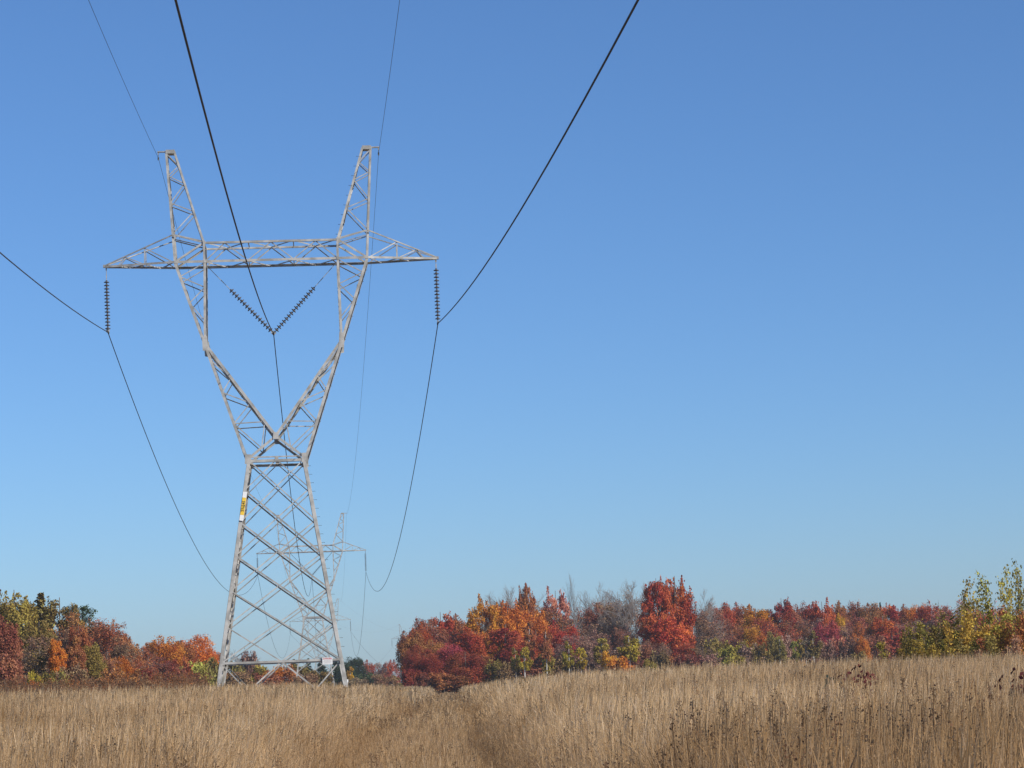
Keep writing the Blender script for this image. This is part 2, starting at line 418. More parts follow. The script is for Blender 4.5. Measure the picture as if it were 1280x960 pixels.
for i in range(9):
    z = 21.8 + i * .44; x = 2.97 + (z - 21.52) * .2918
    add_bolt(pt(x, -.5, z), math.pi, pylon)

# ------------------------------------------------------------------ insulator strings
dm = MB(); dm.lathe([(.018, -.075), (.030, -.055), (.10, -.045), (.127, -.030), (.120, -.014), (.06, .008), (.042, .02), (.042, .058), (.018, .072)], 14)
disc_mesh = dm.build('insulator_disc', PORC, None, True).data
bpy.data.objects.remove(bpy.data.objects['insulator_disc'])
def make_string(top, bot, f0, f1, nd, label, group, detailed=True):
    top = Vector(top); bot = Vector(bot); d = bot - top; L = d.length
    q = (-d).normalized().to_track_quat('Z', 'Y')
    if detailed:
        r = empty('insulator_string', top); r.rotation_mode = 'QUATERNION'; r.rotation_quaternion = q
        for i in range(nd):
            o = link('insulator_disc', disc_mesh, r); f = f0 + (f1 - f0) * i / (nd - 1); o.location = (0, 0, -L * f)
        m = MB(); m.tube([(0, 0, .02), (0, 0, -L * f0)], .014, 6); m.box((0, 0, -L * f0 * .62), (.05, .035, .16)); m.box((0, 0, -.03), (.07, .05, .12))
        m.build('suspension_rod', STEEL, r)
        m = MB(); m.tube([(0, 0, -L * f1), (0, 0, -L)], .022, 6); m.box((0, 0, -L), (.07, .14, .12))
        m.build('wire_clamp', STEEL, r)
        m = MB(); ax = q.inverted() @ Vector((0, 1, 0)); e = Vector((0, 0, -L - .04))
        dn = q.inverted() @ Vector((0, 0, -1)); m.tube([e - ax * .45 + dn * .03, e - ax * .16, e + ax * .16, e + ax * .45 + dn * .03], [.026, .045, .045, .026], 7); m.build('cable_armour', DARKSTEEL, r)
    else:
        m = MB(); n0 = len(m.V)
        m.tube([(0, 0, 0), (0, 0, -L)], .025, 6)
        for i in range(nd):
            f = f0 + (f1 - f0) * i / (nd - 1); z = -L * f
            m.tube([(0, 0, z - .04), (0, 0, z + .01)], .127, 8)
        r = m.build('insulator_string', PORC); r.location = top; r.rotation_mode = 'QUATERNION'; r.rotation_quaternion = q
    tag(r, label, 'insulator', group); return r
ZC = 17.72; ZM = 17.45; ZE = 25.55
GI = 'insulator strings of the near pylon'
for i, t in enumerate(T):
    x, y, dz = t['x'], t['y'], t['dz']; nm = ('near', 'second', 'third', 'farthest')[i] + ' pylon'
    g = GI if i == 0 else 'insulator strings of the far pylons'; dt = i == 0
    make_string((x - 7.36, y, 20.6 + dz), (x - 7.34, y, ZC + .06 + dz), .215, .955, 15, 'grey disc insulator string hanging from left arm tip of %s' % nm, g, dt)
    make_string((x + 7.36, y, 20.6 + dz), (x + 7.36, y, ZC + .06 + dz), .16, .94, 15, 'grey disc insulator string hanging from right arm tip of %s' % nm, g, dt)
    make_string((x - 2.85, y, 20.55 + dz), (x - .03, y, ZM + .05 + dz), .36, .955, 16, 'slanting disc insulator string, left limb of the V under %s crossbeam' % nm, g, dt)
    make_string((x + 2.85, y, 20.55 + dz), (x + .03, y, ZM + .05 + dz), .36, .955, 16, 'slanting disc insulator string, right limb of the V under %s crossbeam' % nm, g, dt)

# ------------------------------------------------------------------ wires, one per phase, running through every pylon
def wire(name, off, zz, r, S0, S1, label, group, cat):
    pts = []; rs = []
    P = [(T[0]['x'] + off, Y1 - 250, zz)] + [(t['x'] + off, t['y'], zz + t['dz']) for t in T] + [(T[3]['x'] + off + 40, 1240, zz - 1)]
    S = [S0, S1, S1 * 1.3, S1 * 1.5, S1]
    for k in range(len(P) - 1):
        a, b = P[k], P[k + 1]; n = 60
        for i in range(n if k < len(P) - 2 else n + 1):
            u = i / n; pts.append((a[0] + (b[0] - a[0]) * u, a[1] + (b[1] - a[1]) * u, a[2] + (b[2] - a[2]) * u - 4 * S[k] * u * (1 - u)))
    m = MB(); m.tube(pts, r, 7, False); o = m.build(name, CABLE, None, True); tag(o, label, cat, group)
GC = 'thick line wires hung from the insulators'
wire('power_cable', -7.34, ZC, .020, 5.57, 6.4, 'thick black conductor hung from left arm tips, leaving the frame at left edge', GC, 'cable')
wire('power_cable', 0.0, ZM, .021, 6.42, 6.5, 'thick black conductor hung from the central V string, crossing over the crossbeam', GC, 'cable')
wire('power_cable', 7.36, ZC, .021, 6.15, 6.5, 'thick black conductor hung from right arm tips, sweeping up across the blue sky', GC, 'cable')
wire('earth_wire', -4.94, ZE, .008, 4.31, 3.1, 'thin earth wire clamped to the left mast top', 'thin earth wires on the mast tops', 'cable')
wire('earth_wire', 4.94, ZE, .008, 3.97, 3.1, 'thin earth wire clamped to the right mast top', 'thin earth wires on the mast tops', 'cable')
for sx in (-1, 1):
    m = MB(); m.tube([(0, 0, .22), (0, 0, 0)], .012, 6); m.tube([(0, 0, .03), (0, 0, -.10)], .035, 8); m.tube([(0, -.16, -.02), (0, .16, -.02)], .022, 6)
    o = m.build('suspension_clamp', DARKSTEEL); o.location = (-2.0 + sx * 4.94, Y1, ZE)
    tag(o, 'small dark clamp holding the thin wire below the %s mast top' % ('left' if sx < 0 else 'right'), 'clamp', 'earth wire clamps')

# ------------------------------------------------------------------ trees
def quads(cent, nrm, size, rng, aspect=1.0, shape='rhomb'):
    """leaf cards: centres, preferred normals, sizes -> (N,4,3)"""
    N = len(cent); n = nrm / (np.linalg.norm(nrm, axis=1, keepdims=True) + 1e-9)
    r = rng.normal(size=(N, 3)); u = np.cross(n, r); u /= np.linalg.norm(u, axis=1, keepdims=True) + 1e-9
    v = np.cross(n, u); s = size[:, None]
    u = u * s * .5; v = v * s * .5 * aspect
    return np.stack([cent - v, cent + u + n * s * .12, cent + v, cent - u + n * s * .12], 1)
FQ = [(0, 1, 2, 3)]
def crown_points(rng, H, rx, z0, nl, lobes, prof, spread=1.0, rk=1.0):
    """lobed crown: leaf points gathered on many lumpy boughs inside the envelope"""
    C = []; R = []
    while len(C) < lobes:
        z = rng.uniform(z0, H); t = (z - z0) / (H - z0); e = prof(t) * rx
        if t > .86 and rng.random() < (t - .80) * 5: continue
        a = rng.uniform(0, 2 * math.pi); r = e * math.sqrt(rng.uniform(.15, 1.0)) * .85
        C.append((r * math.cos(a), r * math.sin(a), z * .97)); R.append(rk * rx * rng.uniform(.15, .36) * (.6 + .4 * prof(t)))
    C = np.array(C); R = np.array(R); k = rng.choice(len(C), nl, p=R ** 2 / np.sum(R ** 2))
    d = rng.normal(size=(nl, 3)); d /= np.linalg.norm(d, axis=1, keepdims=True)
    rad = R[k] * (1 - .55 * rng.random(nl) ** 2) * (1 + .18 * rng.normal(size=nl))
    p = C[k] + d * rad[:, None] * np.array([spread, spread, .85])
    return p, d, C, R
PROF = {
    'round': lambda t: math.sqrt(max(0, 1 - (2 * t - .9) ** 2 / 1.25)),
    'oval': lambda t: (math.sin(math.pi * min(1, max(0, t * .86 + .1)))) ** .6,
    'tall': lambda t: .35 + .65 * math.sin(math.pi * min(1, t * .8 + .12)) if t < .95 else .3,
    'cone': lambda t: (1 - t) * .95 + .08,
    'bush': lambda t: math.sqrt(max(.05, 1 - t * t)),
}
def limbs(rng, H, r0, C, n_l, lean=.02):
    m = MB(); pts = []; z = 0; x = y = 0
    for i in range(7):
        pts.append((x, y, H * .9 * i / 6)); x += rng.normal() * lean * H * .12; y += rng.normal() * lean * H * .12
    m.tube(pts, [r0 * (1 - .13 * i) for i in range(7)], 6)
    if len(C):
        for i in rng.choice(len(C), min(n_l, len(C)), replace=False):
            c = C[i]; zt = max(H * .12, min(H * .8, c[2] - math.hypot(c[0], c[1]) * .8)); k = min(5, int(zt / (H * .9) * 6)); b = Vector(pts[k]) + (Vector(pts[k + 1]) - Vector(pts[k])) * (zt / (H * .9) * 6 - k)
            e = Vector(c); mid = (b + e) / 2 + Vector((0, 0, -.05 * (e - b).length))
            rr = r0 * .38 * (1 - .5 * zt / H); m.tube([b, mid, e], [rr, rr * .7, rr * .3], 5)
    return m
def twig_mesh(rng, H, n_main, depth, r0, spread, z0, up=.55, name='branches'):
    """bare branching crown: tapering flat-sided twigs"""
    segs = []
    def grow(p, d, L, r, k):
        n = 3; q = p
        for i in range(n):
            d2 = (d + Vector(rng.normal(size=3)) * .13 + Vector((0, 0, up * .09))).normalized(); e = q + d2 * L / n
            segs.append((q, e, r * (1 - .2 * i), r * (1 - .2 * (i + 1)))); 
            if k > 0:
                for _ in range(2 if k > 1 else 3):
                    a = Vector(rng.normal(size=3)); a = (a - d2 * a.dot(d2)).normalized()
                    grow(e, (d2 * .8 + a * rng.uniform(.4, .8) * spread).normalized(), L * rng.uniform(.42, .62), r * .55, k - 1)
            q = e; d = d2
    for i in range(n_main):
        z = z0 + (H * .78 - z0) * (i / max(1, n_main - 1)) ** .9; a = rng.uniform(0, 2 * math.pi); t = (z - z0) / (H - z0)
        grow(Vector((0, 0, z)), Vector((math.cos(a) * spread, math.sin(a) * spread, .75 + .5 * t)).normalized(), H * .38 * (1 - .62 * t), r0 * (1 - .6 * t), depth)
    V = np.zeros((len(segs), 6, 3))
    for i, (p, q, a, b) in enumerate(segs):
        d = (q - p).normalized(); u = d.cross(Vector((.3, .5, .8))).normalized(); v = d.cross(u)
        for j in range(3):
            w = u * math.cos(j * 2.094) + v * math.sin(j * 2.094); V[i, j] = p + w * a; V[i, 3 + j] = q + w * b
    return V, [(0, 1, 4, 3), (1, 2, 5, 4), (2, 0, 3, 5)], segs
KIND = {}   # kind -> list of (crown mesh, trunk mesh, H, full width)
def variant(kind, rng):
    tw = None
    if kind in ('maple', 'oval', 'tall', 'dist'):
        H = 12.0; rx = {'maple': 4.2, 'oval': 3.4, 'tall': 2.3, 'dist': 4.5}[kind]; z0 = {'maple': 1.6, 'oval': 2.2, 'tall': 1.5, 'dist': 1.5}[kind]
        p, d, C, R = crown_points(rng, H - .9, rx, z0, {'maple': 26000, 'oval': 24000, 'tall': 17000, 'dist': 6000}[kind], {'maple': 125, 'oval': 120, 'tall': 80, 'dist': 60}[kind], PROF['round' if kind in ('maple', 'dist') else 'oval' if kind == 'oval' else 'tall'])
        # ragged tips that stick out of the crown
        nt_ = 26; extra = []
        for i in range(nt_):
            c = C[rng.integers(len(C))]; dd = np.array([c[0] * .5, c[1] * .5, abs(rng.normal()) * 3 + 2]); dd /= np.linalg.norm(dd); L = rng.uniform(.2, .6)
            s = rng.random(70); extra.append(c + dd * (R.mean() * .7 + L * s[:, None]) + rng.normal(size=(70, 3)) * .26 * (1.15 - s[:, None]))
        p = np.concatenate([p] + extra); d = np.concatenate([d, rng.normal(size=(nt_ * 70, 3))])
        nr = d * .9 + rng.normal(size=p.shape) * .75; sz = rng.uniform(.11, .25, len(p)) * (1.6 if kind == 'dist' else 1)
        V = quads(p, nr, sz, rng); me = np_mesh('crown', V, 4, LEAF, faces_local=FQ)
        tm = limbs(rng, H, .19, C, 9)
        w = 2 * rx * 1.08; H = float(np.percentile(p[:, 2], 99.85))
    elif kind == 'loose':
        H = 12.0; rx = 3.6; p, d, C, R = crown_points(rng, H - 1.2, rx, 2.0, 20000, 120, PROF['oval'], rk=.62)
        extra = []
        for i in range(60):
            c = C[rng.integers(len(C))]; dd = np.array([c[0] * .35, c[1] * .35, abs(rng.normal()) * 2 + 2.2]); dd /= np.linalg.norm(dd); L = rng.uniform(.6, 1.7)
            u = rng.random(60); extra.append(c + dd * (L * u[:, None]) + rng.normal(size=(60, 3)) * .24 * (1.2 - u[:, None]))
        p = np.concatenate([p] + extra); d = np.concatenate([d, rng.normal(size=(3600, 3))])
        me = np_mesh('crown', quads(p, d * .9 + rng.normal(size=p.shape) * .8, rng.uniform(.11, .25, len(p)), rng), 4, LEAF, faces_local=FQ)
        tm = limbs(rng, H, .2, C, 26); w = 2 * rx * 1.08; H = float(np.percentile(p[:, 2], 99.85))
    elif kind == 'birch':
        H = 7.0; rx = 1.25
        p, d, C, R = crown_points(rng, H - .3, rx, 3.3, 2600, 34, PROF['round'])
        V = quads(p, d * .6 + rng.normal(size=p.shape), rng.uniform(.12, .24, len(p)), rng); me = np_mesh('crown', V, 4, LEAF, faces_local=FQ)
        tm = limbs(rng, H, .135, C, 6, .03); w = 2.7
    elif kind in ('semi', 'bare', 'slim'):
        H = 12.0; sp = {'semi': .75, 'bare': .62, 'slim': .5}[kind]
        V, fl, segs = twig_mesh(rng, H, {'semi': 13, 'bare': 12, 'slim': 11}[kind], 3 if kind != 'slim' else 2, .07, sp, 2.5 if kind != 'semi' else 1.6)
        if kind == 'semi':       # thin remaining leaves in the twigs
            E = np.array([s[1] for s in segs]); k = rng.choice(len(E), 7500); p = E[k] + rng.normal(size=(7500, 3)) * .17
            Q = quads(p, rng.normal(size=p.shape), rng.uniform(.12, .24, len(p)), rng)
            me = np_mesh('crown', Q, 4, LEAF, faces_local=FQ); tw = np_mesh('branches', V, 6, TWIG, faces_local=fl)
        else: me = np_mesh('branches', V, 6, TWIG, faces_local=fl)
        tm = limbs(rng, H * .95, .15 if kind != 'slim' else .12, [], 0); ext = np.abs(V[:, :, 0]); w = 2 * float(np.percentile(ext, 97)); 
        H = float(np.percentile(V[:, :, 2], 99.8))
    elif kind == 'bush':
        H = 4.0; rx = 2.3
        p, d, C, R = crown_points(rng, H - .5, rx, .3, 5200, 36, PROF['bush'])
        V = quads(p, d * .7 + rng.normal(size=p.shape) * .8, rng.uniform(.12, .26, len(p)), rng); me = np_mesh('crown', V, 4, LEAF, faces_local=FQ)
        tm = MB()
        for i in range(9):
            c = C[rng.integers(len(C))]; tm.tube([(c[0] * .1, c[1] * .1, 0), (c[0] * .4, c[1] * .4, c[2] * .55), tuple(c)], [.05, .035, .015], 5)
        w = 4.9
    elif kind == 'brush':
        H = 4.0; V0 = []
        allv = []
        for i in range(7):
            V, fl, segs = twig_mesh(rng, 4.0 * rng.uniform(.75, 1.05), 6, 2, .022, .55, .3); V = V + np.array([rng.uniform(-1.4, 1.4), rng.uniform(-1.2, 1.2), 0]); allv.append(V)
        V = np.concatenate(allv); k = rng.choice(len(V), 5200); p = V[k, 3] + rng.normal(size=(5200, 3)) * .14
        me = np_mesh('crown', quads(p, rng.normal(size=p.shape), rng.uniform(.12, .24, 5200), rng), 4, LEAF, faces_local=FQ)
        tw = np_mesh('branches', V, 6, TWIG, faces_local=fl); tm = MB()
        for i in range(6): tm.tube([(rng.uniform(-1.3, 1.3), rng.uniform(-1, 1), 0), (rng.uniform(-1.5, 1.5), rng.uniform(-1, 1), 2.4)], [.04, .02], 5)
        w = 4.6
    elif kind == 'spruce':
        H = 12.0; P_, D_ = [], []
        for i in range(34):
            t = i / 33; z = 1.0 + t * 10.8; rr = 2.9 * (1 - t) ** .85 + .12
            for j in range(8 if t < .8 else 5):
                a = rng.uniform(0, 2 * math.pi); L = rr * rng.uniform(.6, 1.1); n_ = 26; s = rng.random(n_) ** .7
                x = np.stack([np.cos(a) * L * s, np.sin(a) * L * s, z - .35 * L * s + .25 * L * s * s], 1) + rng.normal(size=(n_, 3)) * .09; P_.append(x); D_.append(np.tile([np.cos(a) * .3, np.sin(a) * .3, 1], (n_, 1)))
        p = np.concatenate(P_); d = np.concatenate(D_)
        V = quads(p, d + rng.normal(size=p.shape) * .5, rng.uniform(.18, .34, len(p)), rng); me = np_mesh('crown', V, 4, NEEDLE, faces_local=FQ)
        tm = limbs(rng, 12.6, .16, [], 0); w = 5.4
    elif kind == 'pine':
        H = 12.0; P_, D_ = [], []; m_ = MB(); m_.tube([(0, 0, 0), (.1, 0, 6), (.0, .1, 11.6)], [.2, .14, .04], 6)
        for i in range(30):
            t = i / 29; z = 3.5 + 8.2 * t; a = rng.uniform(0, 2 * math.pi) if i % 2 else rng.normal() * .5; L = (3.6 * (1 - t) ** .6 + .5) * rng.uniform(.6, 1.15); el = .35 + .5 * t
            n_ = 150; s = .35 + .65 * rng.random(n_) ** .7; x = np.stack([np.cos(a) * L * s, np.sin(a) * L * s, z + L * s * el], 1) + rng.normal(size=(n_, 3)) * np.array([.22, .22, .13]); P_.append(x); D_.append(np.tile([0, 0, 1.], (n_, 1)))
            m_.tube([(0, 0, z), (math.cos(a) * L, math.sin(a) * L, z + L * el)], [.05, .02], 5)
        p = np.concatenate(P_); d = np.concatenate(D_)
        V = quads(p, d + rng.normal(size=p.shape) * .6, rng.uniform(.14, .3, len(p)), rng, .6); me = np_mesh('crown', V, 4, NEEDLE, faces_local=FQ); tm = m_; w = 6.4
    elif kind in ('poplar', 'poplarbush', 'wisp'):
        # close to the camera: every leaf is seen
        H = 4.2; V_, P_ = [], []; tm = MB(); stems = {'poplar': 3, 'poplarbush': 9, 'wisp': 2}[kind]; sp = {'poplar': .22, 'poplarbush': .95, 'wisp': .2}[kind]
        for s_ in range(stems):
            bx, by = rng.normal() * sp, rng.normal() * sp * .8; h = H * (rng.uniform(.72, 1.0) if s_ else 1.0); lx, ly = rng.normal() * .18, rng.normal() * .15
            pts = [Vector((bx + lx * u * 1.5 + rng.normal() * .03, by + ly * u * 1.5, h * u)) for u in (0, .25, .5, .75, 1)]
            tm.tube(pts, [.028, .022, .016, .010, .004], 5)
            for j in range(26 if kind != 'wisp' else 12):
                u = rng.uniform(.12 if kind == 'poplarbush' else .3, .98); k = min(3, int(u * 4)); b = pts[k].lerp(pts[k + 1], u * 4 - k); a = rng.uniform(0, 6.28)
                L = (.75 * (1.08 - u) + .12) * rng.uniform(.6, 1.2); e = b + Vector((math.cos(a) * L * .7, math.sin(a) * L * .7, L * .75)); tm.tube([b, e], [.006, .003], 3, False)
                for q in range({'poplar': 12, 'poplarbush': 30, 'wisp': 4}[kind]): P_.append(b.lerp(e, rng.uniform(.2, 1.15)) + Vector(rng.normal(size=3)) * (.11 if kind != 'wisp' else .05))
        p = np.array([tuple(x) for x in P_]); me = np_mesh('crown', quads(p, rng.normal(size=p.shape), rng.uniform(.06, .12, len(p)), rng, 1.1), 4, LEAF, faces_local=FQ)
        w = {'poplar': 1.5, 'poplarbush': 3.0, 'wisp': 1.0}[kind]
    if isinstance(tm, MB):
        t_ = bpy.data.meshes.new('trunk'); t_.from_pydata(tm.V, [], tm.F); t_.materials.append(BARK); tm = t_
    return me, tm, tw, H, w
NV = dict(loose=5, maple=7, oval=5, tall=5, dist=3, birch=4, semi=5, bare=4, slim=2, bush=4, brush=4, spruce=2, pine=1, poplar=2, poplarbush=2, wisp=1)
RNG = np.random.default_rng(11)
def get(kind):
    if kind not in KIND: KIND[kind] = [variant(kind, RNG) for _ in range(NV[kind])]; KIND[kind + '#'] = 0
    i = KIND[kind + '#']; KIND[kind + '#'] = i + 1; return KIND[kind][i % len(KIND[kind])]
NAME = dict(loose='maple_tree', maple='maple_tree', oval='maple_tree', tall='maple_tree', dist='broadleaf_tree', birch='birch_tree', semi='thinning_tree', bare='bare_tree', slim='bare_tree',
            bush='shrub', brush='twiggy_shrub', spruce='spruce_tree', pine='pine_tree', poplar='poplar_sapling', poplarbush='poplar_shrub', wisp='poplar_sapling')
CATN = dict(bush='shrub', brush='shrub', poplarbush='shrub')
COLS = dict(red=(.50, .095, .048), crimson=(.42, .070, .048), orange=(.56, .17, .040), rust=(.40, .145, .065), gold=(.56, .26, .035), lime=(.43, .32, .05),
            olive=(.27, .195, .062), maroon=(.33, .115, .075), magenta=(.42, .075, .09), brown=(.30, .17, .10), mauve=(.34, .19, .145), green=(.055, .08, .035),
            pink=(.48, .18, .12), dgreen=(.085, .115, .05), darkred=(.34, .075, .045), ygreen=(.36, .275, .065), grey=(.25, .20, .18), tan=(.30, .23, .14), ochre=(.40, .25, .055))
CW = dict(red='red', crimson='crimson', orange='bright orange', rust='rust-coloured', gold='golden yellow', lime='lime yellow', olive='olive green', maroon='maroon',
          magenta='magenta pink', brown='brown', mauve='mauve-grey', green='dark green', pink='salmon pink', dgreen='deep green', darkred='dark red', ygreen='yellow-green', grey='bare grey', tan='tan', ochre='ochre')
KW = dict(loose='loose-crowned maple', maple='broad maple', oval='oval maple', tall='narrow maple', dist='far tree', birch='small white-trunked birch', semi='half-bare tree', bare='leafless tree', slim='tall leafless tree', bush='leafy shrub',
          brush='twiggy shrub', spruce='spruce', pine='pine', poplar='young poplar', poplarbush='low poplar thicket', wisp='wispy sapling')
LABELS = {}
def tree(px, top, wpx, d, kind, colr, place, group=None, bark=None, jit=True):
    b = at(px, 850, d); g = gz(b.x, b.y) - .05; tz = at(px, top, d).z; h = tz - g
    me, tm, tw, H, w = get(kind); sz = h / H; wm = wpx * d / F * {'loose': 1.45, 'maple': 1.4, 'oval': 1.45, 'tall': 1.5, 'bush': 1.35, 'brush': 1.3, 'semi': 1.6, 'bare': 1.5, 'spruce': 1.3, 'poplarbush': 1.5, 'poplar': 1.25}.get(kind, 1.1); sx = wm / w
    r = empty(NAME[kind], (b.x, b.y, g), RNG.uniform(0, 6.28) if kind != 'pine' else 0)
    r.scale = (sx, sx, sz)
    c = COLS[colr]; k = 1 + RNG.normal() * .08; c = tuple(min(.9, v * k * (1 + RNG.normal() * .05)) for v in c)
    bk = bark or {'birch': (.55, .53, .48), 'bare': (.29, .25, .22), 'slim': (.27, .235, .205), 'semi': (.26, .21, .18), 'poplar': (.30, .28, .22), 'poplarbush': (.25, .22, .16), 'brush': (.24, .18, .14)}.get(kind, (.18, .15, .12))
    link('branches' if kind in ('bare', 'slim') else 'crown', me, r, bk if kind in ('bare', 'slim') else c)
    if tw: link('branches', tw, r, tuple(v * .9 for v in bk))
    link('trunk', tm, r, bk)
    lab = '%s %s %s' % (CW[colr], KW[kind], place) if kind not in ('bare', 'slim') else '%s %s' % ('grey ' + KW[kind], place)
    if lab in LABELS: print('DUPLABEL', lab)
    LABELS[lab] = 1
    tag(r, lab, CATN.get(kind, 'tree'), group or 'trees of the autumn woods'); return r
GL = 'trees of the left wood'; GM = 'trees of the middle wood'; GR = 'trees of the right wood'; GD = 'far growth behind the pylons'; GS = 'saplings at the right edge'
# left wood -------------------------------------------------------------
for a in (
    (4, 772, 40, 225, 'oval', 'maroon', 'at the left edge of the photo'),
    (20, 742, 60, 250, 'loose', 'ygreen', 'tallest at the far left'),
    (50, 778, 46, 243, 'loose', 'olive', 'whose bright edge stands right of the maroon maple'),
    (0, 752, 60, 270, 'semi', 'brown', 'peeping out behind the yellow-green maple at the left edge'),
    (53, 741, 56, 262, 'spruce', 'olive', 'with pointed top right of the tall yellow-green maple'),
    (76, 752, 62, 266, 'loose', 'olive', 'between the pointed spruce and the dark pine'),
    (36, 745, 30, 275, 'slim', 'grey', 'sticking out just left of the pointed spruce'),
    (122, 776, 44, 262, 'loose', 'brown', 'on the skyline right of the pine'),
    (148, 792, 44, 268, 'loose', 'rust', 'where the left skyline slopes down'),
    (86, 768, 40, 262, 'semi', 'rust', 'between olive maple and dark pine'),
    (62, 790, 55, 240, 'semi', 'brown', 'below the pointed spruce'),
    (104, 761, 52, 268, 'pine', 'dgreen', 'with slanting boughs on the left skyline'),
    (72, 800, 18, 225, 'tall', 'orange', 'standing like a flame in the left wood'),
    (82, 815, 30, 232, 'semi', 'maroon', 'right of the orange flame-like maple'),
    (99, 782, 30, 238, 'loose', 'rust', 'directly below the dark pine'),
    (95, 795, 20, 230, 'tall', 'rust', 'low under the dark pine'),
    (118, 778, 46, 255, 'semi', 'rust', 'just right of the dark pine'),
    (131, 776, 34, 262, 'semi', 'maroon', 'with wispy top right of the pine'),
    (146, 781, 26, 275, 'bare', 'grey', 'on the left skyline where it slopes down'),
    (112, 805, 34, 233, 'oval', 'olive', 'low in the middle of the left wood'),
    (140, 797, 44, 258, 'semi', 'brown', 'below the leafless tree on the left slope'),
    (158, 803, 40, 270, 'oval', 'rust', 'on the slope of the left skyline'),
    (170, 806, 34, 285, 'semi', 'rust', 'halfway between pine and round orange maple'),
    (183, 812, 34, 300, 'semi', 'maroon', 'just left of the round orange maple'),
    (150, 822, 36, 240, 'maple', 'orange', 'low at the front of the left slope'),
    (128, 820, 30, 236, 'semi', 'maroon', 'low in front of the left slope'),
    (172, 826, 32, 262, 'semi', 'darkred', 'low beneath the left slope'),
    (42, 832, 26, 205, 'bush', 'lime', 'small and bright low in the left wood'),
    (38, 845, 34, 200, 'bush', 'orange', 'at the foot of the small lime shrub'),
    (12, 820, 50, 215, 'brush', 'maroon', 'in the bottom left corner of the wood'),
    (62, 842, 36, 208, 'brush', 'olive', 'left foot of the flame-like maple'),
    (92, 838, 42, 212, 'brush', 'brown', 'right foot of the flame-like maple'),
    (122, 838, 40, 218, 'bush', 'rust', 'below the olive maple at the grass edge'),
    (150, 840, 44, 225, 'brush', 'rust', 'beneath the low orange maple'),
    (182, 838, 40, 240, 'brush', 'darkred', 'below the left end of the slope'),
    (206, 796, 46, 335, 'maple', 'orange', 'first round crown near the left pylon leg'),
    (226, 802, 40, 345, 'loose', 'rust', 'between the two round orange maples'),
    (247, 795, 42, 350, 'maple', 'orange', 'second round crown touching the left pylon leg'),
    (266, 812, 30, 360, 'oval', 'rust', 'half hidden by the left pylon leg'),
    (197, 822, 38, 300, 'semi', 'maroon', 'under the first round orange maple'),
    (215, 828, 40, 300, 'brush', 'darkred', 'under the round orange maples'),
    (240, 818, 44, 320, 'bush', 'ygreen', 'glowing below the second round orange maple'),
    (260, 816, 40, 325, 'bush', 'olive', 'beside the left pylon leg'),
    (232, 842, 44, 290, 'brush', 'maroon', 'at the grass edge left of the pylon'),
): tree(*a, group=GL)
# behind the pylon base --------------------------------------------------
for a in (
    (285, 816, 44, 375, 'bush', 'olive', 'just inside the left pylon leg'),
    (300, 812, 30, 400, 'bare', 'grey', 'faint above the pylon base strut'),
    (312, 820, 26, 395, 'brush', 'mauve', 'with pale twigs behind the pylon base'),
    (325, 822, 44, 380, 'bush', 'ygreen', 'left of centre behind the pylon base'),
    (343, 826, 28, 370, 'bush', 'orange', 'behind the crossing braces of the pylon base'),
    (356, 826, 40, 372, 'bush', 'rust', 'behind the second pylon legs'),
    (372, 824, 40, 385, 'bush', 'olive', 'under the second pylon'),
    (396, 830, 44, 350, 'bush', 'olive', 'below the white warning sign'),
    (330, 842, 50, 330, 'brush', 'maroon', 'at the grass edge inside the pylon base'),
    (295, 842, 44, 330, 'brush', 'brown', 'at the grass edge by the left pylon leg'),
    (378, 846, 40, 335, 'brush', 'brown', 'at the grass edge beneath the warning sign'),
    (368, 824, 22, 520, 'spruce', 'green', 'small above the base strut left of the sign'),
    (386, 823, 20, 525, 'spruce', 'green', 'small behind the second pylon body'),
    (402, 823, 26, 530, 'spruce', 'green', 'hidden by the warning sign'),
    (420, 824, 30, 520, 'spruce', 'green', 'left of the right pylon leg'),
    (441, 822, 30, 525, 'maple', 'green', 'round beside the right pylon leg'),
    (438, 830, 12, 500, 'birch', 'gold', 'tiny against the dark evergreens'),
    (430, 830, 26, 510, 'maple', 'green', 'behind the right pylon leg'),
    (457, 836, 30, 500, 'bush', 'dgreen', 'right of the right pylon leg'),
    (469, 838, 24, 505, 'bush', 'dgreen', 'right end of the evergreen clump'),
    (457, 825, 26, 720, 'dist', 'red', 'first of the far hedge right of the pylon'),
    (470, 829, 28, 730, 'dist', 'mauve', 'in the far hedge between two red crowns'),
    (482, 829, 22, 700, 'dist', 'maroon', 'in the far hedge near the middle wood'),
    (489, 825, 26, 700, 'dist', 'red', 'touching the middle wood'),
    (490, 842, 30, 480, 'bush', 'olive', 'at the foot of the far hedge'),
    (476, 846, 36, 470, 'brush', 'brown', 'at the grass edge before the far hedge'),
    (448, 848, 40, 440, 'brush', 'tan', 'at the grass edge by the right pylon leg'),
): tree(*a, group=GD)
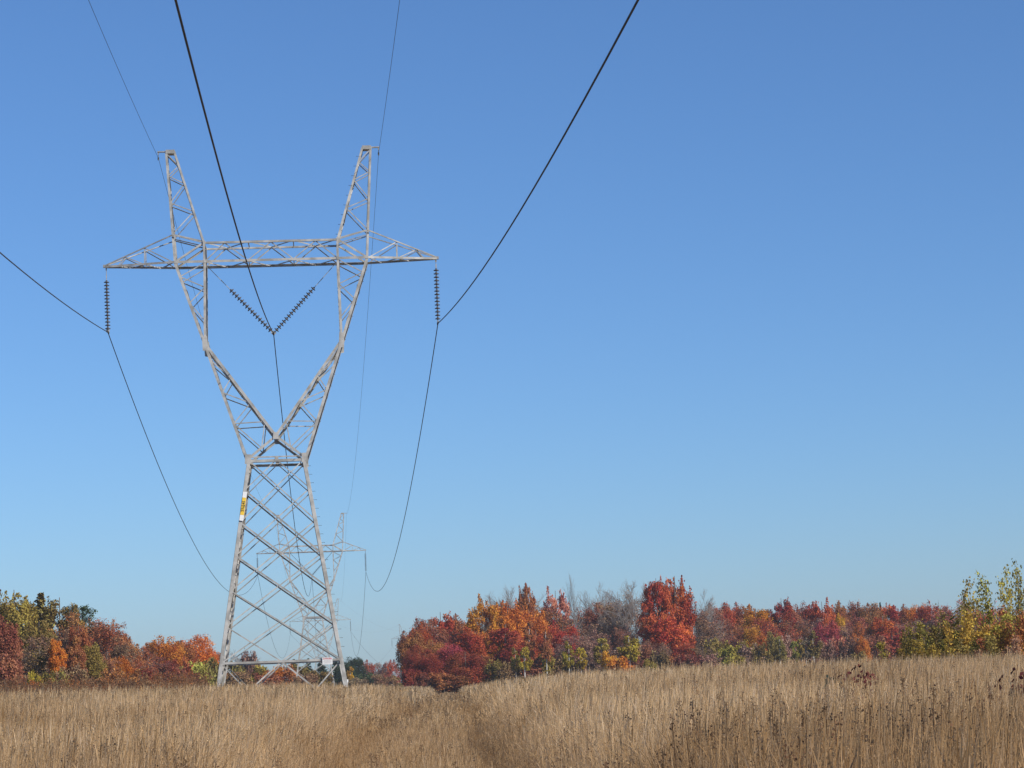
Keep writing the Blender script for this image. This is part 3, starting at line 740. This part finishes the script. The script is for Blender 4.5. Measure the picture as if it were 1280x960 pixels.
# middle wood ------------------------------------------------------------
for a in (
    (516, 789, 32, 372, 'oval', 'rust', 'at the left end of the middle wood'),
    (524, 781, 36, 384, 'maple', 'red', 'second crown from the left end of the middle wood'),
    (538, 774, 44, 392, 'maple', 'maroon', 'high on the left shoulder of the middle wood'),
    (553, 769, 42, 400, 'loose', 'red', 'top of the left shoulder of the middle wood'),
    (572, 770, 40, 405, 'oval', 'rust', 'on the skyline left of the golden maple'),
    (585, 772, 36, 410, 'semi', 'mauve', 'on the skyline touching the golden maple'),
    (514, 812, 22, 360, 'maple', 'darkred', 'low corner of the middle wood'),
    (526, 806, 34, 366, 'oval', 'darkred', 'in shade at the left of the middle wood'),
    (541, 800, 40, 374, 'maple', 'rust', 'below the left shoulder of the middle wood'),
    (533, 818, 36, 358, 'maple', 'darkred', 'low and shaded near the path end'),
    (562, 805, 34, 366, 'oval', 'magenta', 'glowing low in the middle wood'),
    (574, 788, 34, 380, 'semi', 'rust', 'above the magenta maple'),
    (592, 785, 36, 370, 'oval', 'red', 'just left of the golden maple'),
    (582, 815, 44, 358, 'maple', 'darkred', 'broad and low left of the golden maple'),
    (606, 746, 40, 378, 'loose', 'gold', 'tallest yellow crown in the middle wood'),
    (613, 800, 32, 372, 'oval', 'gold', 'shaded at the foot of the tall yellow crown'),
    (604, 818, 34, 360, 'oval', 'rust', 'below the golden maple'),
    (621, 740, 30, 420, 'bare', 'grey', 'behind the right side of the golden maple'),
    (646, 733, 38, 425, 'bare', 'grey', 'left of the narrow orange-red spire'),
    (630, 755, 36, 400, 'loose', 'rust', 'right behind the golden maple'),
    (637, 752, 42, 385, 'loose', 'orange', 'between golden maple and red spire'),
    (634, 786, 36, 370, 'tall', 'crimson', 'right of the golden maple'),
    (662, 731, 26, 395, 'loose', 'rust', 'rising as a spire above the middle wood'),
    (664, 758, 46, 388, 'maple', 'orange', 'beneath the spire'),
    (648, 795, 36, 366, 'oval', 'crimson', 'low between golden maple and spire'),
    (672, 790, 36, 372, 'loose', 'red', 'under the spire with pale trunk below'),
    (686, 754, 38, 400, 'semi', 'rust', 'between the spire and the salmon-topped maple'),
    (698, 736, 38, 410, 'loose', 'pink', 'with ragged top left of the tall leafless tree'),
    (706, 778, 40, 385, 'maple', 'crimson', 'left of the tall leafless tree trunk'),
    (721, 716, 24, 396, 'slim', 'grey', 'the highest bare stem of the skyline'),
    (738, 757, 34, 412, 'semi', 'maroon', 'right of the highest bare stem'),
    (749, 729, 34, 418, 'bare', 'grey', 'second bare top right of the highest stem'),
    (733, 740, 30, 430, 'bare', 'grey', 'faint between the two bare tops'),
    (768, 737, 34, 430, 'bare', 'grey', 'midway between bare tops and red giant'),
    (758, 754, 40, 415, 'semi', 'mauve', 'below the second bare top'),
    (777, 746, 44, 410, 'semi', 'brown', 'left of the big grey bare crown'),
    (799, 726, 46, 402, 'bare', 'grey', 'widest bare crown left of the red giant'),
    (805, 768, 44, 398, 'semi', 'mauve', 'under the widest bare crown'),
    (825, 726, 40, 384, 'loose', 'red', 'left half of the red giant'),
    (848, 724, 44, 386, 'loose', 'red', 'right half of the red giant'),
    (838, 775, 54, 380, 'loose', 'red', 'spreading middle of the red giant'),
    (822, 800, 30, 374, 'semi', 'brown', 'beneath the red giant'),
    (858, 803, 28, 366, 'oval', 'crimson', 'low at the right foot of the red giant'),
    (841, 822, 26, 364, 'brush', 'rust', 'at the foot of the red giant'),
    (880, 737, 32, 410, 'bare', 'grey', 'just right of the red giant'),
    (872, 765, 40, 400, 'semi', 'brown', 'behind the right flank of the red giant'),
    (786, 812, 34, 356, 'brush', 'brown', 'behind the roundest lime birch'),
    (692, 762, 40, 402, 'semi', 'maroon', 'below the ragged salmon top'),
    (727, 790, 46, 378, 'semi', 'mauve', 'behind the small lime birches'),
    (775, 785, 46, 384, 'semi', 'maroon', 'behind the orange shrub of the middle wood'),
    (755, 775, 36, 390, 'semi', 'brown', 'above the white-stemmed birch'),
    (645, 806, 14, 352, 'birch', 'ygreen', 'in front of the low crimson maple'),
    (656, 803, 20, 350, 'birch', 'lime', 'between two pale stems under the spire'),
    (664, 770, 16, 356, 'birch', 'rust', 'with long pale stem under the spire'),
    (684, 782, 18, 354, 'birch', 'rust', 'with long pale stem right of the spire'),
    (712, 798, 16, 350, 'birch', 'lime', 'left of the tall bare stem foot'),
    (727, 804, 16, 350, 'birch', 'lime', 'right of the tall bare stem foot'),
    (754, 793, 22, 352, 'birch', 'ygreen', 'with the brightest white stem'),
    (788, 789, 28, 350, 'birch', 'lime', 'with the roundest bright crown'),
    (775, 812, 32, 345, 'bush', 'orange', 'left of the roundest lime birch'),
    (762, 806, 24, 347, 'bush', 'gold', 'touching the brightest white stem'),
    (812, 819, 24, 345, 'bush', 'ygreen', 'low between lime birch and red giant'),
    (896, 792, 36, 375, 'bush', 'olive', 'tall right of the red giant'),
    (911, 797, 36, 368, 'bush', 'ygreen', 'beyond the olive shrub right of the red giant'),
    (880, 808, 30, 366, 'semi', 'brown', 'between red giant and olive shrub'),
): tree(*a, group=GM)
for px, top, w, c, pl in ((516, 840, 30, 'darkred', 'at the left corner of the middle wood'), (528, 842, 40, 'maroon', 'beside the path end, left of it'), (552, 842, 44, 'rust', 'straight at the end of the path'), (575, 844, 40, 'rust', 'right of the path end'),
                          (598, 838, 36, 'darkred', 'where the grass bank meets the wood'), (622, 826, 30, 'olive', 'below the golden maple trunk'), (640, 830, 34, 'brown', 'under the low crimson maple'), (664, 826, 36, 'maroon', 'among the pale stems under the spire'),
                          (690, 822, 36, 'olive', 'right of the pale stems'), (706, 820, 34, 'brown', 'under the first small lime birch'), (722, 822, 34, 'mauve', 'under the second small lime birch'), (744, 820, 30, 'mauve', 'left of the brightest white stem'),
                          (806, 812, 32, 'maroon', 'right of the roundest lime birch'), (828, 815, 32, 'brown', 'left foot of the red giant'), (864, 820, 34, 'maroon', 'right foot of the red giant'), (885, 822, 30, 'mauve', 'below the tall olive shrub')):
    tree(px, top, w, 356, 'brush', c, pl, group=GM)
# right wood -------------------------------------------------------------
for a in (
    (893, 756, 36, 455, 'oval', 'maroon', 'first skyline crown of the right wood'),
    (907, 760, 34, 460, 'maple', 'red', 'second skyline crown of the right wood'),
    (917, 754, 28, 465, 'oval', 'darkred', 'small skyline crown left of the orange one'),
    (934, 757, 34, 460, 'maple', 'rust', 'skyline crown above the golden patch'),
    (949, 758, 40, 450, 'oval', 'gold', 'highest golden crown of the right wood'),
    (963, 763, 30, 462, 'semi', 'mauve', 'skyline gap before the dark crimson crown'),
    (981, 751, 34, 450, 'loose', 'crimson', 'dark and prominent on the right skyline'),
    (992, 756, 26, 458, 'oval', 'maroon', 'touching the prominent crimson crown'),
    (1005, 755, 30, 465, 'maple', 'maroon', 'skyline crown of the right wood centre left'),
    (1017, 754, 26, 465, 'oval', 'red', 'small skyline crown of the right wood centre'),
    (1032, 750, 40, 452, 'loose', 'red', 'broad rounded skyline crown of the right wood'),
    (1050, 753, 28, 458, 'oval', 'rust', 'pointed right of the broad rounded crown'),
    (1064, 755, 34, 460, 'semi', 'rust', 'thin skyline crown right of the pointed one'),
    (1077, 754, 30, 460, 'maple', 'maroon', 'skyline crown above the pink patch'),
    (1092, 755, 32, 458, 'oval', 'rust', 'skyline crown before the tiny spruce top'),
    (1105, 753, 14, 480, 'spruce', 'green', 'tiny dark tip on the right skyline'),
    (1113, 757, 30, 462, 'loose', 'red', 'skyline crown just right of the tiny spruce tip'),
    (1128, 758, 30, 460, 'oval', 'crimson', 'second skyline crown right of the spruce tip'),
    (1141, 757, 28, 455, 'oval', 'rust', 'skyline crown above the near poplar thicket left end'),
    (1153, 756, 32, 450, 'maple', 'orange', 'skyline crown left of the last crimson one'),
    (1166, 753, 36, 445, 'maple', 'crimson', 'last tall skyline crown of the right wood'),
    (1182, 758, 32, 455, 'semi', 'maroon', 'right of the last crimson crown'),
    (1196, 752, 34, 430, 'semi', 'pink', 'seen over the near olive saplings'),
    (1214, 760, 36, 440, 'maple', 'rust', 'behind the first tall poplar'),
    (1236, 762, 36, 440, 'maple', 'red', 'behind the second tall poplar'),
    (1258, 760, 36, 440, 'maple', 'rust', 'behind the gap between tall poplars'),
    (1276, 762, 34, 440, 'maple', 'maroon', 'at the right edge of the skyline'),
    (902, 780, 36, 432, 'semi', 'pink', 'under the first skyline crowns of the right wood'),
    (924, 775, 36, 432, 'semi', 'rust', 'left under the highest golden crown'),
    (915, 795, 30, 415, 'semi', 'maroon', 'behind the lime shrub of the right wood'),
    (944, 784, 28, 412, 'oval', 'gold', 'in the golden patch of the right wood'),
    (955, 790, 16, 405, 'oval', 'orange', 'right edge of the golden patch'),
    (958, 772, 34, 436, 'semi', 'red', 'right under the highest golden crown'),
    (929, 792, 22, 402, 'bush', 'lime', 'left edge of the golden patch'),
    (979, 778, 34, 434, 'semi', 'red', 'below the dark crimson crown'),
    (999, 776, 36, 434, 'semi', 'rust', 'above the white birch stems left'),
    (1021, 774, 36, 436, 'semi', 'mauve', 'above the white birch stems right'),
    (1036, 778, 34, 424, 'oval', 'magenta', 'brightest pink crown of the right wood'),
    (1053, 767, 14, 432, 'oval', 'gold', 'small gold patch high in the right wood'),
    (1062, 780, 34, 430, 'semi', 'mauve', 'right of the brightest pink crown'),
    (1074, 770, 36, 438, 'oval', 'maroon', 'below skyline right of the gold patch'),
    (1078, 778, 26, 425, 'semi', 'orange', 'above the small flame-orange maple'),
    (1099, 778, 32, 430, 'oval', 'orange', 'left of the dark red slanting crown'),
    (1108, 772, 30, 428, 'tall', 'red', 'slanting and bright in the right wood'),
    (1118, 786, 32, 415, 'tall', 'crimson', 'below the slanting bright red crown'),
    (1135, 775, 36, 430, 'semi', 'pink', 'above the left end of the poplar thicket'),
    (1152, 775, 36, 430, 'semi', 'mauve', 'grey patch above the poplar thicket'),
    (1172, 774, 36, 430, 'semi', 'pink', 'pink patch above the poplar thicket'),
    (1081, 796, 16, 398, 'oval', 'orange', 'like a small flame at the front'),
    (896, 804, 30, 398, 'brush', 'ygreen', 'first at the front of the right wood'),
    (935, 806, 34, 396, 'brush', 'mauve', 'dark below the golden patch'),
    (954, 806, 30, 396, 'brush', 'olive', 'below the right edge of the golden patch'),
    (972, 796, 26, 398, 'brush', 'olive', 'left of the left white birch stem'),
    (976, 793, 18, 378, 'birch', 'olive', 'leftmost of the white stems in the right wood'),
    (990, 800, 30, 400, 'brush', 'mauve', 'between left and middle white stems'),
    (996, 796, 14, 378, 'birch', 'ygreen', 'second of the white stems in the right wood'),
    (1003, 795, 14, 378, 'birch', 'olive', 'third of the white stems in the right wood'),
    (1009, 793, 16, 378, 'birch', 'tan', 'fourth of the white stems in the right wood'),
    (1019, 785, 20, 378, 'birch', 'olive', 'rightmost of the white stems in the right wood'),
    (1030, 802, 30, 400, 'brush', 'mauve', 'right of the white stems'),
    (1046, 800, 32, 402, 'brush', 'pink', 'below the brightest pink crown'),
    (1062, 802, 30, 400, 'brush', 'brown', 'left of the small flame-orange maple'),
    (1098, 800, 32, 400, 'brush', 'maroon', 'right of the small flame-orange maple'),
    (1116, 806, 34, 400, 'brush', 'darkred', 'left of the near poplar thicket'),
    (1136, 808, 34, 400, 'brush', 'maroon', 'behind the left end of the near poplar thicket'),
    (1072, 818, 28, 394, 'brush', 'olive', 'at the foot of the small flame-orange maple'),
): tree(*a, group=GR)
# near saplings on the right ----------------------------------------------
for a in (
    (1146, 780, 42, 98, 'poplarbush', 'ygreen', 'leftmost at the grass edge'),
    (1160, 800, 40, 94, 'poplarbush', 'ochre', 'low in front of the leftmost thicket'),
    (1172, 784, 40, 97, 'poplarbush', 'olive', 'second from left'),
    (1182, 768, 34, 100, 'poplar', 'ygreen', 'above the second thicket'),
    (1184, 748, 20, 101, 'wisp', 'olive', 'with a few leaves high on the left'),
    (1197, 764, 40, 99, 'poplar', 'olive', 'left of the first tall poplar'),
    (1206, 745, 20, 103, 'wisp', 'olive', 'leaning out left of the first tall poplar'),
    (1200, 788, 46, 95, 'poplarbush', 'olive', 'dark beneath the wispy saplings'),
    (1218, 725, 30, 98, 'poplar', 'ygreen', 'first tall one against the sky'),
    (1237, 716, 30, 99, 'poplar', 'ygreen', 'tallest with bright leaves against the sky'),
    (1247, 745, 12, 97, 'wisp', 'magenta', 'with a few crimson leaves'),
    (1222, 766, 52, 96, 'poplarbush', 'ochre', 'at the foot of the first tall poplar'),
    (1245, 768, 50, 96, 'poplarbush', 'ygreen', 'at the foot of the tallest poplar'),
    (1232, 796, 50, 93, 'poplarbush', 'olive', 'low in front of the tall poplars'),
    (1266, 710, 26, 99, 'poplar', 'ygreen', 'tall near the right edge'),
    (1279, 703, 26, 100, 'poplar', 'ygreen', 'cut by the right edge'),
    (1266, 762, 50, 97, 'poplarbush', 'rust', 'beside the right edge'),
    (1276, 775, 48, 94, 'poplarbush', 'rust', 'filling the right edge'),
    (1258, 798, 40, 92, 'poplarbush', 'brown', 'lowest at the right edge'),
): tree(*a, group=GS)

# ------------------------------------------------------------------ red-leaved weeds and a young plant standing in the grass
def weed(px, top, d, s, label, col=(.13, .04, .038), n=5, name='red_leaved_weed'):
    b = at(px, 850, d); g = gz(b.x, b.y); h = at(px, top, d).z - g
    rng = np.random.default_rng(int(px)); m = MB(); P_ = []; D_ = []
    for k in range(n):
        hh = h * (1 if k == 0 else rng.uniform(.7, .97)); ox, oy = rng.normal() * .10 * s, rng.normal() * .10 * s; dx = rng.normal() * .16 * s
        pts = [Vector((ox + dx * u * u, oy, hh * u)) for u in (0, .3, .6, .85, 1)]; m.tube(pts, [.007, .006, .005, .004, .002], 5)
        for j in range(15):
            u = rng.uniform(.5, 1.0); c = Vector((ox + dx * u * u, oy, hh * u)); a = rng.uniform(0, 6.28)
            for q in range(3):
                L = rng.uniform(.02, .20); P_.append(c + Vector((math.cos(a) * L * 1.2, math.sin(a) * L, -L * .6))); D_.append((math.cos(a), math.sin(a), rng.uniform(-.2, .8)))
    r = empty(name, (b.x, b.y, g)); so_ = m.build('stem', BARK, r); so_.color = (.12, .06, .04, 1)
    p = np.array([tuple(x) for x in P_]); me = np_mesh('leaves', quads(p, np.array(D_), rng.uniform(.022, .048, len(p)), rng, 1.6), 4, LEAF, faces_local=FQ); link('leaves', me, r, col)
    tag(r, label, 'plant', 'leafy weeds standing in the grass')
weed(1075, 828, 33, 1.0, 'dark red weed with drooping leaves in the grass below the small flame maple')
weed(1060, 848, 33, .6, 'short dark red weed just left of the taller red weed', n=2)
weed(1238, 842, 27, 1.0, 'purple-red weed in the grass left of the corner clump', n=4)
weed(1262, 846, 26, 1.2, 'purple-red weed with curling leaves beside the right edge', n=6)
weed(1279, 830, 26, 1.0, 'tallest purple-red weed cut by the right edge', n=6)
weed(1228, 868, 25, 1.0, 'low reddish weed below the corner clump', n=4, col=(.10, .04, .03))
weed(1246, 866, 24, 1.6, 'dense red-brown weed clump low beside the right edge', n=9, col=(.13, .05, .04))
weed(1268, 872, 23, 1.6, 'lowest red-brown weed clump in the right corner of the field', n=9, col=(.12, .05, .04))
weed(1208, 842, 45, .8, 'faint reddish weed far left of the corner clump', n=3, col=(.11, .05, .035))
weed(1039, 840, 36, .5, 'small grey-green plant left of the dark red weed', n=2, col=(.06, .07, .05), name='green_weed')
weed(648, 846, 60, 1.0, 'dark seed-headed weed on the bank above the path', n=4, col=(.07, .05, .03), name='dark_weed')
m = MB(); m.tube([(0, 0, 0), (0, 0, 1.45)], .035, 8); m.tube([(0, 0, 1.38), (0, 0, 1.58)], .06, 8)
mk = m.build('marker_post', WHITE); b = at(434, 850, 175); mk.location = (b.x, b.y, gz(b.x, b.y)); tag(mk, 'small white marker post just right of the right pylon leg', 'post')
# ------------------------------------------------------------------ haze
HAZE = True
if HAZE:
    hm = bpy.data.materials.new('autumn_haze'); hm.use_nodes = True; hn = hm.node_tree; hn.nodes.remove(hn.nodes['Principled BSDF'])
    pv = hn.nodes.new('ShaderNodeVolumePrincipled'); pv.inputs['Color'].default_value = (.92, .96, 1.0, 1); pv.inputs['Density'].default_value = .00016; pv.inputs['Anisotropy'].default_value = .2
    hn.links.new(pv.outputs[0], hn.nodes['Material Output'].inputs['Volume'])
    hb = MB(); hb.hexa([(-420, -160, -4), (420, -160, -4), (420, 1300, -4), (-420, 1300, -4), (-420, -160, 31), (420, -160, 31), (420, 1300, 31), (-420, 1300, 31)])
    ho = hb.build('haze', hm); tag(ho, kind='stuff')

# ------------------------------------------------------------------ grass
def vnoise(x, y, s, seed):
    r = np.random.default_rng(seed).random((64, 64)); u = x / s + 31.7; v = y / s + 17.3
    i = np.floor(u).astype(int); j = np.floor(v).astype(int); f = u - i; g = v - j; f = f * f * (3 - 2 * f); g = g * g * (3 - 2 * g)
    a = r[i % 64, j % 64]; b = r[(i + 1) % 64, j % 64]; c = r[i % 64, (j + 1) % 64]; d = r[(i + 1) % 64, (j + 1) % 64]
    return (a * (1 - f) + b * f) * (1 - g) + (c * (1 - f) + d * f) * g
GRASS = attr_mat('dry_grass_blades', .42)
def scatter(rng, n, y0, y1, half):
    y = np.sqrt(rng.uniform(y0 * y0, y1 * y1, n)); x = (rng.random(n) * 2 - 1) * half * y; return x + .07 * y, y
def grass():
    rng = np.random.default_rng(5); Vs = []; Cs = []; Hv = []; Hc = []
    pal = np.array([(.78, .56, .32), (.71, .50, .27), (.64, .43, .22), (.82, .63, .40), (.54, .35, .17), (.70, .53, .35)])
    for n, y0, y1, w0, hd in ((190000, 7, 20, .0017, .0055), (430000, 20, 55, .0029, .0085), (230000, 55, 125, .008, .018), (120000, 125, 470, .03, .06)):
        half = .30 if y1 < 60 else .27
        x, y = scatter(rng, n, y0, y1, half); pm = path_mask(x, y); side = x - (PATH_K * y - .5)
        cl = vnoise(x, y, .55, 1); c2 = vnoise(x, y, 3.2, 2); c3 = vnoise(x, y, 9., 3)
        tall = 1.27 + .10 * sstep(0, 4, side)
        h = tall * (.50 + .52 * rng.random(n) ** .6) * (.90 + .14 * cl + .06 * c2)
        h = h * (1 - .40 * pm) * (1 + .02 * rng.normal(size=n))
        rut = np.exp(-((np.abs(side - .12 * np.sin(y * .09)) - 1.15) / .42) ** 2) * sstep(18, 30, y) * (.5 + .9 * c2)
        h = h * (1 - .28 * np.clip(rut, 0, 1))
        short = rng.random(n) < .25; h[short] *= .6
        g = ground_z(x, y)
        k = rng.choice(6, n, p=[.26, .25, .17, .12, .10, .10]); col = 1.0 * pal[k] * (.88 + .24 * rng.random((n, 1)))
        brown = np.clip(.85 * sstep(.48, .70, c2) * (1 - sstep(35, 70, y)) + .35 * sstep(.5, .75, c3) + .62 * (1 - sstep(12, 32, y)) + .4 * pm + .45 * rut, 0, .85)[:, None]
        col = col * (1 - brown) + col * np.array([.60, .52, .44]) * brown
        a = rng.uniform(0, 2 * math.pi, n); face = rng.uniform(0, 2 * math.pi, n)
        lean = np.abs(rng.normal(size=n)) * .27 * h + .02; wx, wy = np.cos(a) * lean + .05 * h, np.sin(a) * lean
        fu = np.stack([np.cos(face), np.sin(face), np.zeros(n)], 1)
        head = (rng.random(n) < .55) & ~short
        hwid = np.where(head, hd * rng.uniform(.5, 1.3, n), w0 * .8)
        ts = (0, .55, .80, .90, 1.0); ws = (w0 * 1.1 * np.ones(n), w0 * np.ones(n), np.where(head, w0 * .7, w0 * .8), hwid, np.full(n, w0 * .25))
        V = np.zeros((n, 10, 3))
        for q, (t, w) in enumerate(zip(ts, ws)):
            c = np.stack([x + wx * t * t, y + wy * t * t, g + h * t - .12 * h * (t ** 4) * (lean / h) * 4], 1)
            V[:, 2 * q] = c - fu * (w / 2)[:, None]; V[:, 2 * q + 1] = c + fu * (w / 2)[:, None]
        tc = np.repeat(col[:, None, :], 10, 1); tc[:, 6:, :] *= np.where(head, rng.uniform(.7, 1.1, n), 1)[:, None, None]
        Vs.append(V); Cs.append(tc)
        # feathery seed heads: small cards round the top quarter of each taller stem
        hi = np.nonzero(head)[0]; K = 4 if y1 < 60 else 3
        u = rng.random((len(hi), K)); t = .74 + .27 * u
        sp = (.035 if y1 < 60 else .06) * (1.1 - u)
        px_ = x[hi, None] + wx[hi, None] * t * t + rng.normal(size=u.shape) * sp; py_ = y[hi, None] + wy[hi, None] * t * t + rng.normal(size=u.shape) * sp
        pz_ = g[hi, None] + h[hi, None] * t - .48 * lean[hi, None] * t ** 4
        p = np.stack([px_, py_, pz_], 2).reshape(-1, 3); sz = hd * rng.uniform(.6, 1.7, len(p))
        Hv.append(quads(p, rng.normal(size=p.shape), sz, rng, 1.3)); Hc.append(np.repeat(col[hi], K, axis=0) * rng.uniform(.62, 1.12, (len(p), 1)))
    me = np_mesh('seed_heads', np.concatenate(Hv), 4, GRASS, tint=np.concatenate(Hc), faces_local=FQ); ho = link('seed_heads', me)
    V = np.concatenate(Vs); C = np.concatenate(Cs).reshape(-1, 3)
    me = np_mesh('dry_grass', V, 10, GRASS, tint=C, faces_local=[(0, 1, 3, 2), (2, 3, 5, 4), (4, 5, 7, 6), (6, 7, 9, 8)])
    o = link('dry_grass', me); tag(o, 'tall dry straw-coloured grass covering the whole field', 'grass', kind='stuff'); ho.parent = o; ho['kind'] = 'stuff'
def weeds():
    """dead goldenrod and other brown weeds mixed into the grass"""
    rng = np.random.default_rng(8); Vs = []; Cs = []
    for n, y0, y1 in ((700, 12, 22), (2600, 22, 60), (3200, 60, 170)):
        x, y = scatter(rng, n, y0, y1, .28); pm = path_mask(x, y); c2 = vnoise(x, y, 3.2, 2); side = x - (PATH_K * y - .5)
        left = (x < -.07 * y) & (y > 75)
        keep = (rng.random(n) < (.15 + .9 * sstep(.40, .7, c2)) * (1 - .5 * pm) + left * .7); x, y = x[keep], y[keep]; left = left[keep]; n_ = len(x); g = ground_z(x, y); pm = pm[keep]
        h = (1.12 + .12 * rng.normal(size=n_) * .6 + .12 * (side[keep] > 2)) * (1 - .3 * pm); h = np.where(left, h + .30 + .1 * rng.random(n_), h); K = 44
        sc = 1 + sstep(40, 120, y) * .9
        a = rng.uniform(0, 6.28, n_); lx, ly = np.cos(a) * .08, np.sin(a) * .08
        # stem: one long thin card ; plume: many small cards
        for face in (0, 1.57):
            fu = np.stack([np.cos(face) * np.ones(n_), np.sin(face) * np.ones(n_), np.zeros(n_)], 1) * (.003 * sc)[:, None]
            b = np.stack([x, y, g], 1); t = np.stack([x + lx, y + ly, g + h], 1); Vs.append(np.stack([b - fu, b + fu, t + fu * .6, t - fu * .6], 1)); Cs.append(np.tile((.16, .10, .06), (n_, 1)))
        u = rng.random((n_, K)); ang = rng.uniform(0, 6.28, (n_, K)); rad = .085 * (1 - u) * rng.random((n_, K)) ** .5 + .012
        P_ = np.stack([x[:, None] + lx[:, None] * (.72 + .28 * u) + np.cos(ang) * rad, y[:, None] + ly[:, None] * (.72 + .28 * u) + np.sin(ang) * rad, g[:, None] + h[:, None] * (.76 + .25 * u)], 2)
        p = P_.reshape(-1, 3); sz = rng.uniform(.008, .020, len(p)) * np.repeat(sc, K)
        Vs.append(quads(p, rng.normal(size=p.shape), sz, rng)); c = np.array([(.20, .14, .09), (.28, .20, .13), (.14, .09, .055), (.25, .14, .08)])[rng.integers(0, 4, n_)]
        Cs.append(np.repeat(c, K, axis=0) * rng.uniform(.7, 1.3, (len(p), 1)))
    # taller brown stand along the foot of the left wood
    n_ = 3600; y = rng.uniform(95, 165, n_); x = y * rng.uniform(-.24, -.045, n_); g = ground_z(x, y); h = rng.uniform(1.25, 1.85, n_); K = 26
    b = np.stack([x, y, g], 1); t = b + np.stack([rng.normal(size=n_) * .06, rng.normal(size=n_) * .06, h], 1); fu = np.array([[.008, 0, 0]])
    Vs.append(np.stack([b - fu, b + fu, t + fu * .6, t - fu * .6], 1)); Cs.append(np.tile((.24, .14, .08), (n_, 1)))
    u = rng.random((n_, K)); p = (b[:, None] + (t - b)[:, None] * (.62 + .42 * u)[:, :, None] + rng.normal(size=(n_, K, 3)) * np.array([.09, .09, .03])).reshape(-1, 3)
    Vs.append(quads(p, rng.normal(size=p.shape), rng.uniform(.03, .08, len(p)), rng)); c = np.array([(.26, .13, .07), (.33, .19, .10), (.20, .11, .07), (.36, .15, .06)])[rng.integers(0, 4, n_)]
    Cs.append(np.repeat(c, K, axis=0) * rng.uniform(.7, 1.2, (len(p), 1)))
    V = np.concatenate(Vs); C = np.concatenate(Cs)
    me = np_mesh('brown_weeds', V, 4, GRASS, tint=C, faces_local=FQ); o = link('brown_weeds', me)
    tag(o, 'dead brown seed-headed weeds scattered through the pale grass', 'weeds', kind='stuff')
grass(); weeds()
